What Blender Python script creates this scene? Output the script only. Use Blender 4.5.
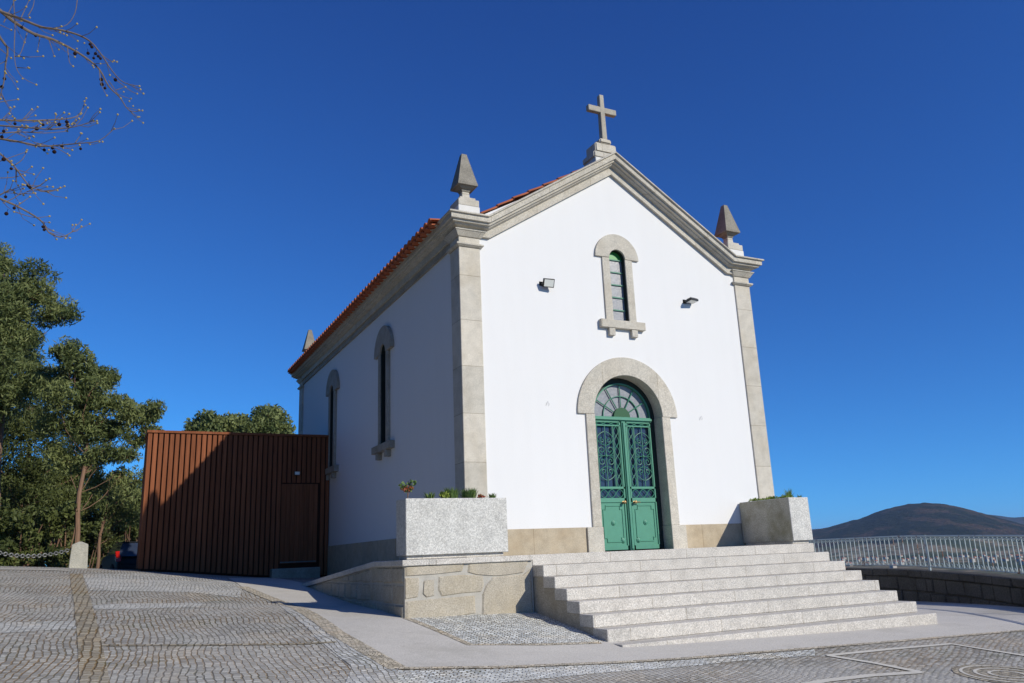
import bpy, bmesh, math, random
import numpy as np
from mathutils import Vector, Matrix
random.seed(7); RNG = np.random.default_rng(7)
for o in list(bpy.data.objects): bpy.data.objects.remove(o)
SC = bpy.context.scene; COL = SC.collection
PI = math.pi

# ------------------------------------------------------------------ camera, sky, sun, exposure
CAM = np.array([-5.5339, -12.9439, 0.0075]); FPX = 807.67
def cam_axes(yaw, pitch, roll):
    f = np.array([math.sin(yaw)*math.cos(pitch), math.cos(yaw)*math.cos(pitch), math.sin(pitch)])
    r = np.array([math.cos(yaw), -math.sin(yaw), 0]); u = np.cross(r, f)
    c, s = math.cos(roll), math.sin(roll)
    return c*r+s*u, -s*r+c*u, f
AX, AY, AF = cam_axes(0.469, 0.2584, -0.0414)
cd = bpy.data.cameras.new('camera'); cam = bpy.data.objects.new('camera', cd); COL.objects.link(cam)
cd.sensor_width = 36; cd.lens = FPX*36/1024; cd.clip_start = .1; cd.clip_end = 60000
M = Matrix.Identity(4)
for i in range(3):
    M[i][0], M[i][1], M[i][2], M[i][3] = AX[i], AY[i], -AF[i], CAM[i]
cam.matrix_world = M; SC.camera = cam

SUN_FROM = Vector((0.50, -1.0, 0.61)).normalized()
EL = math.asin(SUN_FROM.z); AZ = math.atan2(SUN_FROM.x, SUN_FROM.y)
w = bpy.data.worlds.new('World'); SC.world = w; w.use_nodes = True
nt = w.node_tree; bg = nt.nodes['Background']
sky = nt.nodes.new('ShaderNodeTexSky'); sky.sky_type = 'NISHITA'; sky.sun_disc = False
sky.sun_elevation = EL; sky.sun_rotation = AZ
sky.altitude = 3000; sky.air_density = 1.0; sky.dust_density = 0.0; sky.ozone_density = 8.0
# deep polarised blue of a clear winter morning: the horizon glare is held down and each channel balanced
tcs = nt.nodes.new('ShaderNodeTexCoord'); vm = nt.nodes.new('ShaderNodeVectorMath'); vm.operation = 'MULTIPLY_ADD'
nt.links.new(tcs.outputs['Generated'], vm.inputs[0]); vm.inputs[1].default_value = (1, 1, .95); vm.inputs[2].default_value = (0, 0, .06)
nt.links.new(vm.outputs[0], sky.inputs['Vector'])
sp_ = nt.nodes.new('ShaderNodeSeparateColor'); cm_ = nt.nodes.new('ShaderNodeCombineColor'); nt.links.new(sky.outputs[0], sp_.inputs[0])
for ch_, (kk, ee) in enumerate(((.66, 1.15), (1.176, 1.30), (1.774, 1.02))):
    pw_ = nt.nodes.new('ShaderNodeMath'); pw_.operation = 'POWER'; nt.links.new(sp_.outputs[ch_], pw_.inputs[0]); pw_.inputs[1].default_value = ee
    ml_ = nt.nodes.new('ShaderNodeMath'); ml_.operation = 'MULTIPLY'; nt.links.new(pw_.outputs[0], ml_.inputs[0]); ml_.inputs[1].default_value = kk
    nt.links.new(ml_.outputs[0], cm_.inputs[ch_])
nt.links.new(cm_.outputs[0], bg.inputs['Color'])
bg.inputs['Strength'].default_value = 0.100
ld = bpy.data.lights.new('sun', 'SUN'); ld.energy = 5.0; ld.angle = math.radians(.53); ld.color = (1, .942, .815)
so = bpy.data.objects.new('sun', ld); COL.objects.link(so)
so.rotation_euler = SUN_FROM.to_track_quat('Z', 'Y').to_euler(); so.location = (20, -40, 30)
SC.view_settings.view_transform = 'Standard'; SC.view_settings.look = 'None'
SC.view_settings.exposure = -0.22; SC.view_settings.gamma = 1

# ------------------------------------------------------------------ helpers
def ray(u, v): return AF + AX*(u-512)/FPX - AY*(v-341.5)/FPX
def at(u, v, dist):
    d = ray(u, v); return Vector(CAM + d/np.hypot(d[0], d[1])*dist)

class MB:
    def __init__(s): s.v = []; s.f = []
    def add(s, vs, fs):
        o = len(s.v); s.v += [tuple(p) for p in vs]; s.f += [tuple(i+o for i in f) for f in fs]; return s
    def box(s, x0, x1, y0, y1, z0, z1):
        return s.add([(x0,y0,z0),(x1,y0,z0),(x1,y1,z0),(x0,y1,z0),(x0,y0,z1),(x1,y0,z1),(x1,y1,z1),(x0,y1,z1)],
              [(0,3,2,1),(4,5,6,7),(0,1,5,4),(1,2,6,5),(2,3,7,6),(3,0,4,7)])
    def frustum(s, cx, cy, z0, z1, a0, b0, a1, b1):
        return s.add([(cx-a0,cy-b0,z0),(cx+a0,cy-b0,z0),(cx+a0,cy+b0,z0),(cx-a0,cy+b0,z0),(cx-a1,cy-b1,z1),(cx+a1,cy-b1,z1),(cx+a1,cy+b1,z1),(cx-a1,cy+b1,z1)],
              [(0,3,2,1),(4,5,6,7),(0,1,5,4),(1,2,6,5),(2,3,7,6),(3,0,4,7)])
    def prism(s, pts, fn, d0, d1):
        n = len(pts)
        vs = [fn(a, b, d0) for a, b in pts]+[fn(a, b, d1) for a, b in pts]
        fs = [tuple(range(n)), tuple(range(2*n-1, n-1, -1))]+[(i, i+n, (i+1) % n+n, (i+1) % n) for i in range(n)]
        return s.add(vs, fs)
    def ring(s, cx, cz, r0, r1, fn, d0, d1, n=32, a0=0., a1=PI):
        vs = []
        for k in range(n+1):
            a = a0+(a1-a0)*k/n; c, q = math.cos(a), math.sin(a)
            vs += [fn(cx+r0*c, cz+r0*q, d0), fn(cx+r1*c, cz+r1*q, d0), fn(cx+r1*c, cz+r1*q, d1), fn(cx+r0*c, cz+r0*q, d1)]
        fs = []
        for k in range(n):
            o = 4*k
            for i in range(4): fs.append((o+i, o+(i+1) % 4, o+4+(i+1) % 4, o+4+i))
        fs += [(0,3,2,1), (4*n, 4*n+1, 4*n+2, 4*n+3)]
        return s.add(vs, fs)
    def tube(s, pts, r, n=6, r1=None, closed=False):
        P = [Vector(p) for p in pts]; m = len(P); r1 = r if r1 is None else r1
        t0 = (P[1]-P[0]).normalized(); up = Vector((0,0,1)) if abs(t0.z) < .9 else Vector((1,0,0))
        nrm = (up-t0*up.dot(t0)).normalized(); vs = []
        for i, p in enumerate(P):
            if closed: t = (P[(i+1) % m]-P[i-1]).normalized()
            else: t = (P[min(i+1, m-1)]-P[max(i-1, 0)])
            t = t.normalized() if t.length > 1e-9 else t0
            nrm = (nrm-t*nrm.dot(t)); nrm = nrm.normalized() if nrm.length > 1e-6 else t.orthogonal().normalized()
            b = t.cross(nrm); rr = r+(r1-r)*i/max(1, m-1)
            for k in range(n):
                a = 2*PI*k/n; vs.append(p+(nrm*math.cos(a)+b*math.sin(a))*rr)
        fs = []
        for i in range(m if closed else m-1):
            j = (i+1) % m
            for k in range(n): fs.append((i*n+k, i*n+(k+1) % n, j*n+(k+1) % n, j*n+k))
        if not closed: fs += [tuple(range(n-1, -1, -1)), tuple((m-1)*n+k for k in range(n))]
        return s.add(vs, fs)
    def lathe(s, prof, c, n=16, axis='z'):
        vs = []; m = len(prof)
        for r, h in prof:
            for k in range(n):
                a = 2*PI*k/n; x, y = r*math.cos(a), r*math.sin(a)
                vs.append((c[0]+x, c[1]+y, c[2]+h) if axis == 'z' else (c[0]+x, c[1]+h, c[2]+y) if axis == 'y' else (c[0]+h, c[1]+x, c[2]+y))
        fs = [(i*n+k, i*n+(k+1) % n, (i+1)*n+(k+1) % n, (i+1)*n+k) for i in range(m-1) for k in range(n)]
        fs += [tuple(range(n-1, -1, -1)), tuple((m-1)*n+k for k in range(n))]
        return s.add(vs, fs)
    def ball(s, c, r, n=8, m=6):
        return s.lathe([(max(1e-3*r, r*math.sin(PI*i/m)), -r*math.cos(PI*i/m)) for i in range(m+1)], c, n)
    def build(s, name, m, parent=None, bevel=0., smooth=False, recalc=True, segs=1):
        me = bpy.data.meshes.new(name); org = Vector((0,0,0))
        p = parent
        while p is not None: org = org+p.location; p = p.parent
        me.from_pydata([tuple(Vector(v)-org) for v in s.v], [], s.f)
        if bevel or recalc:
            b = bmesh.new(); b.from_mesh(me)
            if recalc: bmesh.ops.recalc_face_normals(b, faces=b.faces)
            if bevel:
                ed = [e for e in b.edges if len(e.link_faces) == 2 and e.calc_face_angle(0) > .5]
                bmesh.ops.bevel(b, geom=ed, offset=bevel, segments=segs, affect='EDGES', clamp_overlap=True)
            b.to_mesh(me); b.free()
        if smooth:
            me.polygons.foreach_set('use_smooth', [True]*len(me.polygons))
            try: me.set_sharp_from_angle(angle=math.radians(40))
            except Exception: pass
        me.materials.append(m); o = bpy.data.objects.new(name, me); COL.objects.link(o)
        if parent is not None: o.parent = parent
        return o

def tag(o, label, cat, group=None):
    o['label'] = label; o['category'] = cat
    if group: o['group'] = group
    return o
def thing(name, loc, label, cat, group=None):
    o = bpy.data.objects.new(name, None); o.empty_display_size = .2; o.location = loc; COL.objects.link(o)
    return tag(o, label, cat, group)
def copy_tree(o, parent=None):
    c = o.copy(); COL.objects.link(c); c.parent = parent
    for ch in list(o.children): copy_tree(ch, c)
    return c
def struct(o, kind='structure'): o['kind'] = kind; return o

# ------------------------------------------------------------------ materials
class NM:
    def __init__(s, name, rough=.8, spec=.12):
        s.m = bpy.data.materials.new(name); s.m.use_nodes = True; s.nt = s.m.node_tree
        s.b = s.nt.nodes['Principled BSDF']; s.b.inputs['Roughness'].default_value = rough
        s.b.inputs['Specular IOR Level'].default_value = spec
    def n(s, t, **kw):
        x = s.nt.nodes.new('ShaderNode'+t)
        for k, v in kw.items(): setattr(x, k, v)
        return x
    def l(s, a, b): s.nt.links.new(a, b)
    def put(s, inp, val):
        if hasattr(val, 'is_output') or isinstance(val, bpy.types.NodeSocket): s.l(val, inp)
        elif isinstance(val, (tuple, list)) and len(val) == 3 and inp.type == 'RGBA': inp.default_value = (*val, 1)
        else: inp.default_value = val
    def pos(s): return s.n('NewGeometry').outputs['Position']
    def obj(s): return s.n('TexCoord').outputs['Object']
    def mapping(s, vec, scale=(1,1,1), rot=(0,0,0), loc=(0,0,0)):
        x = s.n('Mapping'); s.l(vec, x.inputs[0]); x.inputs['Scale'].default_value = scale; x.inputs['Rotation'].default_value = rot; x.inputs['Location'].default_value = loc
        return x.outputs[0]
    def noise(s, vec, scale, detail=3, rough=.55):
        x = s.n('TexNoise'); s.l(vec, x.inputs['Vector']); x.inputs['Scale'].default_value = scale; x.inputs['Detail'].default_value = detail; x.inputs['Roughness'].default_value = rough
        return x.outputs['Fac']
    def noisec(s, vec, scale, detail=2):
        x = s.n('TexNoise'); s.l(vec, x.inputs['Vector']); x.inputs['Scale'].default_value = scale; x.inputs['Detail'].default_value = detail
        return x.outputs['Color']
    def voro(s, vec, scale, feature='F1', rnd=1., dims='3D', out='Distance'):
        x = s.n('TexVoronoi', feature=feature, voronoi_dimensions=dims); s.l(vec, x.inputs['Vector']); x.inputs['Scale'].default_value = scale; x.inputs['Randomness'].default_value = rnd
        return x.outputs[out]
    def ramp(s, fac, stops, interp='LINEAR'):
        x = s.n('ValToRGB'); x.color_ramp.interpolation = interp; e = x.color_ramp.elements
        while len(e) < len(stops): e.new(.5)
        for i, (p, c) in enumerate(stops):
            e[i].position = p; e[i].color = (c, c, c, 1) if isinstance(c, (int, float)) else (*c, 1)
        s.l(fac, x.inputs[0]); return x.outputs[0]
    def mix(s, fac, a, b, mode='MIX'):
        x = s.n('Mix', data_type='RGBA', blend_type=mode); s.put(x.inputs[0], fac); s.put(x.inputs[6], a); s.put(x.inputs[7], b)
        return x.outputs[2]
    def math(s, op, a, b=0.):
        x = s.n('Math', operation=op); s.put(x.inputs[0], a); s.put(x.inputs[1], b); return x.outputs[0]
    def vadd(s, a, b, sc=None):
        if sc is not None:
            q = s.n('VectorMath', operation='SCALE'); s.l(b, q.inputs[0]); q.inputs['Scale'].default_value = sc; b = q.outputs[0]
        x = s.n('VectorMath', operation='ADD'); s.l(a, x.inputs[0]); s.l(b, x.inputs[1]); return x.outputs[0]
    def brick(s, vec, w, h, mortar, c1, c2, cm, offset=.5, smooth=.1, bias=0.):
        x = s.n('TexBrick'); s.l(vec, x.inputs['Vector']); x.offset = offset
        x.inputs['Color1'].default_value = (*c1, 1); x.inputs['Color2'].default_value = (*c2, 1); x.inputs['Mortar'].default_value = (*cm, 1)
        x.inputs['Scale'].default_value = 1; x.inputs['Mortar Size'].default_value = mortar; x.inputs['Mortar Smooth'].default_value = smooth
        x.inputs['Brick Width'].default_value = w; x.inputs['Row Height'].default_value = h; x.inputs['Bias'].default_value = bias
        return x.outputs['Color'], x.outputs['Fac']
    def color(s, c): s.put(s.b.inputs['Base Color'], c); return s
    def bump(s, h, strength=.5, dist=.01):
        x = s.n('Bump'); x.inputs['Strength'].default_value = strength; x.inputs['Distance'].default_value = dist
        s.l(h, x.inputs['Height']); s.l(x.outputs[0], s.b.inputs['Normal']); return s

def granite(name, base, speck=.25, scale=60, stain=.25, warm=(.36,.29,.19), joints=None, rough=.85, coarse=None):
    k = NM(name, rough, .12); p = k.pos()
    c = k.mix(1., base, k.ramp(k.noise(p, scale, 2, .7), [(.3, 1-speck), (.5, 1), (.68, 1+speck)]), 'MULTIPLY')
    c = k.mix(1., c, k.ramp(k.voro(p, scale*1.7, 'F1'), [(.05, 1-speck*.9), (.28, 1.)]), 'MULTIPLY')
    c = k.mix(k.ramp(k.noise(p, 1.7, 4, .6), [(.45, 0.), (.7, stain)]), c, warm)
    c = k.mix(1., c, k.ramp(k.noise(p, 5, 5, .6), [(.3, .86), (.6, 1.04)]), 'MULTIPLY')
    h = k.noise(p, scale*1.2, 3, .6)
    if joints:
        q = k.n('SeparateXYZ'); k.l(p, q.inputs[0])
        cb = k.n('CombineXYZ'); k.l(k.math('ADD', q.outputs[0], q.outputs[1]), cb.inputs[0]); k.l(q.outputs[2], cb.inputs[1])
        bc, bf = k.brick(k.mapping(cb.outputs[0], loc=(joints[2], joints[3], 0)), joints[0], joints[1], .006, (.88,.87,.85), (1.06,1.03,.99), (.62,.58,.52), offset=.5)
        c = k.mix(1., c, bc, 'MULTIPLY')
    k.color(c).bump(h, .35, .006)
    return k.m

MT = {}
MT['granite'] = granite('granite_weathered', (.58,.55,.485), .22, 70, .3, (.36,.29,.18), joints=(1.9,.86,.3,.12))
MT['granite_trim'] = granite('granite_trim', (.57,.54,.475), .24, 50, .28, (.42,.35,.25), joints=(1.3,9.,.3,.4))
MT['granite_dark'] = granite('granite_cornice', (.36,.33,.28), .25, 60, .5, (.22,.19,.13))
MT['granite_step'] = granite('granite_step', (.59,.565,.525), .34, 62, .10, (.46,.40,.32), joints=(1.55,9.,.2,4.), rough=.8)
MT['granite_planter'] = granite('granite_planter', (.55,.54,.505), .36, 62, .10, (.3,.28,.22), rough=.8)
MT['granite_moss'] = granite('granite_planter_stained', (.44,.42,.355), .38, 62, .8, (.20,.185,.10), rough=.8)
MT['rubble'] = granite('granite_rubble', (.43,.385,.31), .3, 55, .5, (.37,.31,.21), rough=.9)
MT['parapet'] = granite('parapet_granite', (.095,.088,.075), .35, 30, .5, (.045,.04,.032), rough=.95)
MT['plinth'] = granite('plinth_stone', (.50,.43,.325), .14, 60, .45, (.43,.33,.21), joints=(1.25,4.,.55,.4))
MT['cross'] = granite('cross_stone', (.40,.37,.31), .3, 60, .4, (.26,.23,.17))
MT['post'] = granite('post_stone', (.40,.39,.345), .3, 60, .4, (.30,.27,.20))
MT['obelisk'] = granite('obelisk_stone', (.265,.245,.205), .3, 55, .6, (.13,.12,.095))
MT['mortar'] = granite('lime_mortar', (.44,.415,.365), .1, 60, .1, (.4,.36,.3))

k = NM('white_plaster', .85, .2); p = k.pos()
c = k.mix(k.ramp(k.noise(p, .9, 5, .6), [(.4, 0.), (.75, .10)]), (.745,.74,.73), (.665,.655,.63))
c = k.mix(1., c, k.ramp(k.noise(k.mapping(p, (6,6,.5)), 1., 3), [(.3, .985), (.6, 1.)]), 'MULTIPLY')
k.color(c).bump(k.noise(p, 35, 4), .12, .01); MT['white'] = k.m

k = NM('white_limewash', .9, .2); k.color(k.mix(k.noise(k.pos(), 6, 4), (.78,.77,.74), (.62,.6,.55))); MT['limewash'] = k.m

def cobble(name, w, h, rot, warp, base, light, moss, jointw=.011, dust=.6):
    k = NM(name, .85, .1); p = k.pos()
    q = k.n('SeparateXYZ'); k.l(p, q.inputs[0]); cb = k.n('CombineXYZ'); k.l(q.outputs[0], cb.inputs[0]); k.l(q.outputs[1], cb.inputs[1]); p2 = cb.outputs[0]
    nc = k.n('VectorMath', operation='SUBTRACT'); k.l(k.noisec(p2, .55, 1), nc.inputs[0]); nc.inputs[1].default_value = (.5,.5,.5)
    pw = k.vadd(p2, nc.outputs[0], warp)
    nc2 = k.n('VectorMath', operation='SUBTRACT'); k.l(k.noisec(p2, 6, 2), nc2.inputs[0]); nc2.inputs[1].default_value = (.5,.5,.5)
    pw = k.vadd(pw, nc2.outputs[0], .075)
    vec = k.mapping(pw, rot=(0,0,rot))
    bc, bf = k.brick(vec, w, h, jointw, (.62,.62,.62), (1.32,1.31,1.28), (1,1,1), smooth=.7)
    col = k.mix(1., base, bc, 'MULTIPLY')
    col = k.mix(1., col, k.ramp(k.noise(p2, 1.1, 5, .7), [(.35, (1.0,.985,.95)), (.5, (.96,.98,1.0)), (.65, (1.09,1.0,.88))]), 'MULTIPLY')
    col = k.mix(1., col, k.ramp(k.noise(p2, 45, 3, .7), [(.3, .75), (.7, 1.25)]), 'MULTIPLY')
    d = k.ramp(k.noise(k.mapping(p2, (.5,1.1,1)), .6, 4, .6), [(.42, 0.), (.68, dust)])
    col = k.mix(d, col, light)
    jc = k.mix(k.ramp(k.noise(p2, .7, 3), [(.42, 0.), (.58, 1.)]), (.20,.17,.125), moss)
    jc = k.mix(k.ramp(k.noise(p2, 2.3, 3), [(.52, 0.), (.68, .7)]), jc, (.085,.095,.03))
    jm = k.math('MULTIPLY', bf, k.ramp(d, [(0., 1.), (.5, .35)]))
    col = k.mix(jm, col, jc)
    hh = k.math('SUBTRACT', k.math('MULTIPLY', k.noise(p2, 30, 2), .35), bf)
    k.color(col).bump(hh, .8, .02); return k.m
ROWROT = math.radians(92)
MT['cobble'] = cobble('granite_setts', .08, .068, ROWROT, .36, (.405,.395,.37), (.52,.50,.46), (.30,.21,.115))
MT['cobble_fine'] = cobble('fine_grey_setts', .07, .065, .5, .5, (.62,.63,.61), (.68,.67,.64), (.40,.37,.31), .009, .5)
MT['cobble_light'] = cobble('pale_grey_setts', .08, .068, ROWROT, .5, (.50,.50,.485), (.58,.57,.54), (.34,.30,.24), .010, .7)
MT['cobble_tan'] = cobble('tan_setts', .11, .085, ROWROT, .12, (.36,.32,.25), (.44,.40,.33), (.24,.155,.065), .014, .5)
MT['cobble_edge'] = cobble('pale_edging_setts', .06, .06, .6, .2, (.53,.47,.375), (.58,.53,.45), (.42,.35,.25), .006, .5)

k = NM('concrete_path', .9, .08); p = k.pos()
c = k.mix(k.noise(k.mapping(p, (.7,1.5,1)), 1.4, 5, .65), (.50,.475,.43), (.63,.595,.54))
c = k.mix(1., c, k.ramp(k.noise(p, 60, 2, .7), [(.3, .8), (.7, 1.15)]), 'MULTIPLY')
c = k.mix(k.ramp(k.noise(p, .45, 5, .7), [(.52, 0.), (.68, .5)]), c, (.33,.31,.26))
c = k.mix(k.ramp(k.noise(k.mapping(p, (1.,1.6,1.)), 3.2, 5, .75), [(.60, 0.), (.72, .4)]), c, (.27,.24,.19))
k.color(c).bump(k.noise(p, 40, 4), .4, .01); MT['path'] = k.m
k = NM('granite_line', .8, .2); p = k.pos()
k.color(k.mix(k.noise(p, 8, 4), (.50,.47,.40), (.68,.65,.58))); MT['line'] = k.m

k = NM('dry_earth', .95, .1); p = k.pos()
k.color(k.mix(k.noise(p, .6, 5), (.10,.085,.05), (.07,.085,.03))).bump(k.noise(p, 6, 4), .6, .05); MT['earth'] = k.m

k = NM('clay_tile', .8, .25); p = k.pos()
bc, bf = k.brick(k.mapping(p, (0,1,0)), 1, 1, 0, (1,1,1), (1,1,1), (1,1,1))
c = k.mix(k.noise(p, 5, 3), (.42,.115,.05), (.56,.19,.09))
c = k.mix(k.ramp(k.noise(p, 1.3, 4), [(.5, 0.), (.75, .5)]), c, (.30,.12,.07))
k.color(c).bump(k.noise(p, 30, 3), .2, .01); MT['tile'] = k.m

k = NM('red_timber', .75, .1); p = k.pos()
q = k.n('SeparateXYZ'); k.l(p, q.inputs[0])
bd = k.n('TexWhiteNoise', noise_dimensions='1D'); k.l(k.math('FLOOR', k.math('DIVIDE', k.math('ADD', q.outputs[0], 20.02), .131)), bd.inputs['W'])
g = k.noise(k.mapping(p, (26,26,1.2)), 1., 5, .65)
c = k.mix(g, (.085,.027,.013), (.38,.138,.064))
c = k.mix(1., c, k.ramp(bd.outputs['Value'], [(0., .82), (1., 1.15)]), 'MULTIPLY')
c = k.mix(k.ramp(k.noise(k.mapping(p, (7,7,1)), 1.3, 3), [(.66, 0.), (.74, .6)]), c, (.06,.018,.01))
k.color(c).bump(g, .4, .006); MT['timber'] = k.m
k = NM('timber_backing', .8, .2); k.color((.05,.016,.008)); MT['timber_dark'] = k.m

def paint(name, col, rough=.45, var=.12, spec=.4, metal=0.):
    k = NM(name, rough, spec); p = k.pos()
    a = tuple(x*(1-var) for x in col); b = tuple(min(1, x*(1+var)) for x in col)
    k.color(k.mix(k.noise(p, 7, 4), a, b)); k.b.inputs['Metallic'].default_value = metal; k.bump(k.noise(p, 60, 2), .08, .003); return k.m
MT['green'] = paint('green_paint', (.075,.26,.175), .5)
MT['green_iron'] = paint('green_iron', (.05,.20,.135), .5)
MT['green_black'] = paint('blackish_green_frame', (.012,.022,.018), .6)
MT['green_dark'] = paint('dark_green_metal', (.012,.085,.03), .6)
MT['brass'] = paint('brass', (.30,.20,.09), .45, .2, .4, .6)
MT['black'] = paint('black_metal', (.02,.02,.02), .5)
MT['steel'] = paint('weathered_steel', (.17,.175,.175), .55, .25, .4, .3)
k = NM('dark_glass', .08, .6); p = k.pos(); k.color(k.mix(k.noise(p, 3, 3), (.02,.028,.05), (.045,.06,.1))); MT['glass'] = k.m
k = NM('pebbled_glass', .35, .5); p = k.pos()
v = k.noise(p, 22, 3, .6); k.color(k.mix(v, (.13,.14,.165), (.34,.345,.37))).bump(v, .3, .01); MT['fanglass'] = k.m
k = NM('green_glass', .3, .5); k.color(k.mix(k.noise(k.pos(), 12, 2), (.02,.20,.03), (.06,.35,.07))); MT['greenglass'] = k.m
k = NM('lamp_glass', .2, .5); k.color((.72,.74,.70)); MT['lampglass'] = k.m
k = NM('painted_railing', .5, .4); p = k.pos()
c = k.mix(k.ramp(k.noise(k.mapping(p, (3,3,1.3)), 1.6, 4, .7), [(.57, 0.), (.64, 1.)]), (.43,.51,.52), (.19,.085,.05))
k.color(c); MT['rail'] = k.m

# ------------------------------------------------------------------ ground
L_ = [(-1.57,-1.39,-.80),(.4,-1.39,-.845),(.52,-3.41,-1.155),(6.52,-3.75,-1.32),(-1.57,1.19,-.70),(-1.57,3.3,-.57),(-1.57,5.26,-.43),
      (-4.66,9.61,0.),(-3.2,9.61,-.14),(-1.6,9.61,-.31),(0,9.61,-.36),(-6.,11.05,.13),(-7.7,11.,.25),(-10,9,.3),(-12,0,-.25),(-12,-12,-1.15),(-20,0,.1),(-20,-12,-.7),(-20,12,.5),
      (-5.5,-13,-1.52),(0,-12,-1.72),(6,-10,-1.74),(14,-8,-1.7),(10.8,-2.6,-1.39),(12.75,1.2,-1.50),(15,5,-1.6),(9,2,-1.45),(15,10,-1.6),(6,-20,-1.9),(-10,-20,-1.7),(22,-10,-1.8)]
TP = np.array(L_); NP_ = len(TP)
def tps_phi(r2): return np.where(r2 > 1e-9, .5*r2*np.log(np.maximum(r2, 1e-9)), 0.)
K_ = tps_phi(((TP[:,None,:2]-TP[None,:,:2])**2).sum(-1))+np.eye(NP_)*.6
P_ = np.c_[np.ones(NP_), TP[:,:2]]
W_ = np.linalg.solve(np.block([[K_, P_],[P_.T, np.zeros((3,3))]]), np.r_[TP[:,2], 0, 0, 0])
PAR = [(4.5,-14.),(6.6,-10.),(8.2,-7.),(9.5,-4.7),(10.75,-2.59),(11.85,-.81),(12.67,1.11),(13.21,2.83),(13.62,4.34),(14.2,7.),(14.5,9.5),(14.6,14.)]   # parapet line
PARN = np.array(PAR)
def g0(x, y):
    x = np.atleast_1d(np.asarray(x, float)); y = np.atleast_1d(np.asarray(y, float))
    r2 = (x[:,None]-TP[None,:,0])**2+(y[:,None]-TP[None,:,1])**2
    return tps_phi(r2)@W_[:NP_]+W_[NP_]+W_[NP_+1]*x+W_[NP_+2]*y
def G(x, y):
    x = np.atleast_1d(np.asarray(x, float)); y = np.atleast_1d(np.asarray(y, float))
    z = g0(np.clip(x, -18, 20), np.clip(y, -18, 13))
    z = np.where(y > 11.3, z-(y-11.3)*.03-np.maximum(0, y-26)**1.25*.12, z)
    px = np.interp(y, PARN[:,1], PARN[:,0])
    out = np.maximum(0, x-px-.9); z = z-out*.75
    z = z-np.maximum(0, -x-26)*.25-np.maximum(0, -y-24)*.25
    return np.maximum(z, -58)
def g1(x, y): return float(G(x, y)[0])
def gp(u, v):
    d = ray(u, v); t = 3.
    while t < 60:
        q = CAM+d*t
        if q[2] < g1(q[0], q[1]): break
        t += .05
    return (float(q[0]), float(q[1]))

def axis(lo, a, b, hi, fine):
    s = list(np.arange(a, b, fine)); q = a; st = fine
    left = []
    while q > lo: st *= 1.25; q -= st; left.append(q)
    q = s[-1]; st = fine; right = []
    while q < hi: st *= 1.25; q += st; right.append(q)
    return np.array(left[::-1]+s+right)
gx = axis(-130, -14, 17, 150, .35); gy = axis(-120, -13.5, 13.5, 170, .35)
XX, YY = np.meshgrid(gx, gy, indexing='ij'); ZZ = G(XX.ravel(), YY.ravel())
nx, ny = XX.shape
gm_ = MB(); gm_.v = list(zip(XX.ravel().tolist(), YY.ravel().tolist(), ZZ.tolist()))
gm_.f = [(i*ny+j, (i+1)*ny+j, (i+1)*ny+j+1, i*ny+j+1) for i in range(nx-1) for j in range(ny-1)]
gr = gm_.build('ground', MT['cobble'], recalc=False, smooth=True); struct(gr)
gr.data.materials.append(MT['earth'])
fi = np.zeros(len(gr.data.polygons), int); cen = np.zeros(len(fi)*3); gr.data.polygons.foreach_get('center', cen); cen = cen.reshape(-1, 3)
fi[(cen[:,0] > np.interp(cen[:,1], PARN[:,1], PARN[:,0])+.5) | (cen[:,1] > 11.6) | (cen[:,0] < -24) | (cen[:,1] < -24)] = 1
gr.data.polygons.foreach_set('material_index', fi.tolist())

def sheet(name, poly, mat, off, label=None):
    b = bmesh.new(); vs = [b.verts.new((x, y, 0)) for x, y in poly]; b.faces.new(vs)
    xs = [p[0] for p in poly]; ys = [p[1] for p in poly]
    for ax, lo, hi in ((0, min(xs), max(xs)), (1, min(ys), max(ys))):
        t = math.floor(lo/.35)*.35
        while t < hi:
            n = (1,0,0) if ax == 0 else (0,1,0); c = (t,0,0) if ax == 0 else (0,t,0)
            bmesh.ops.bisect_plane(b, geom=b.verts[:]+b.edges[:]+b.faces[:], plane_co=c, plane_no=n); t += .35
    bmesh.ops.triangulate(b, faces=b.faces)
    z = G([v.co.x for v in b.verts], [v.co.y for v in b.verts])
    for v, q in zip(b.verts, z): v.co.z = q+off
    bmesh.ops.recalc_face_normals(b, faces=b.faces)
    if sum(f.normal.z for f in b.faces) < 0: bmesh.ops.reverse_faces(b, faces=b.faces)
    me = bpy.data.meshes.new(name); b.to_mesh(me); b.free(); me.materials.append(mat)
    o = bpy.data.objects.new(name, me); COL.objects.link(o); return struct(o)
def strip(name, px, wdt, mat, off):
    """a band of width wdt along a ground polyline"""
    P = [Vector((*q, 0)) for q in px]; Lf, Rt = [], []
    for i, q in enumerate(P):
        t = (P[min(i+1, len(P)-1)]-P[max(i-1, 0)]).normalized(); n = Vector((-t.y, t.x, 0))*wdt/2
        Lf.append((q+n).xy[:]); Rt.append((q-n).xy[:])
    return sheet(name, Lf+Rt[::-1], mat, off)

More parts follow.
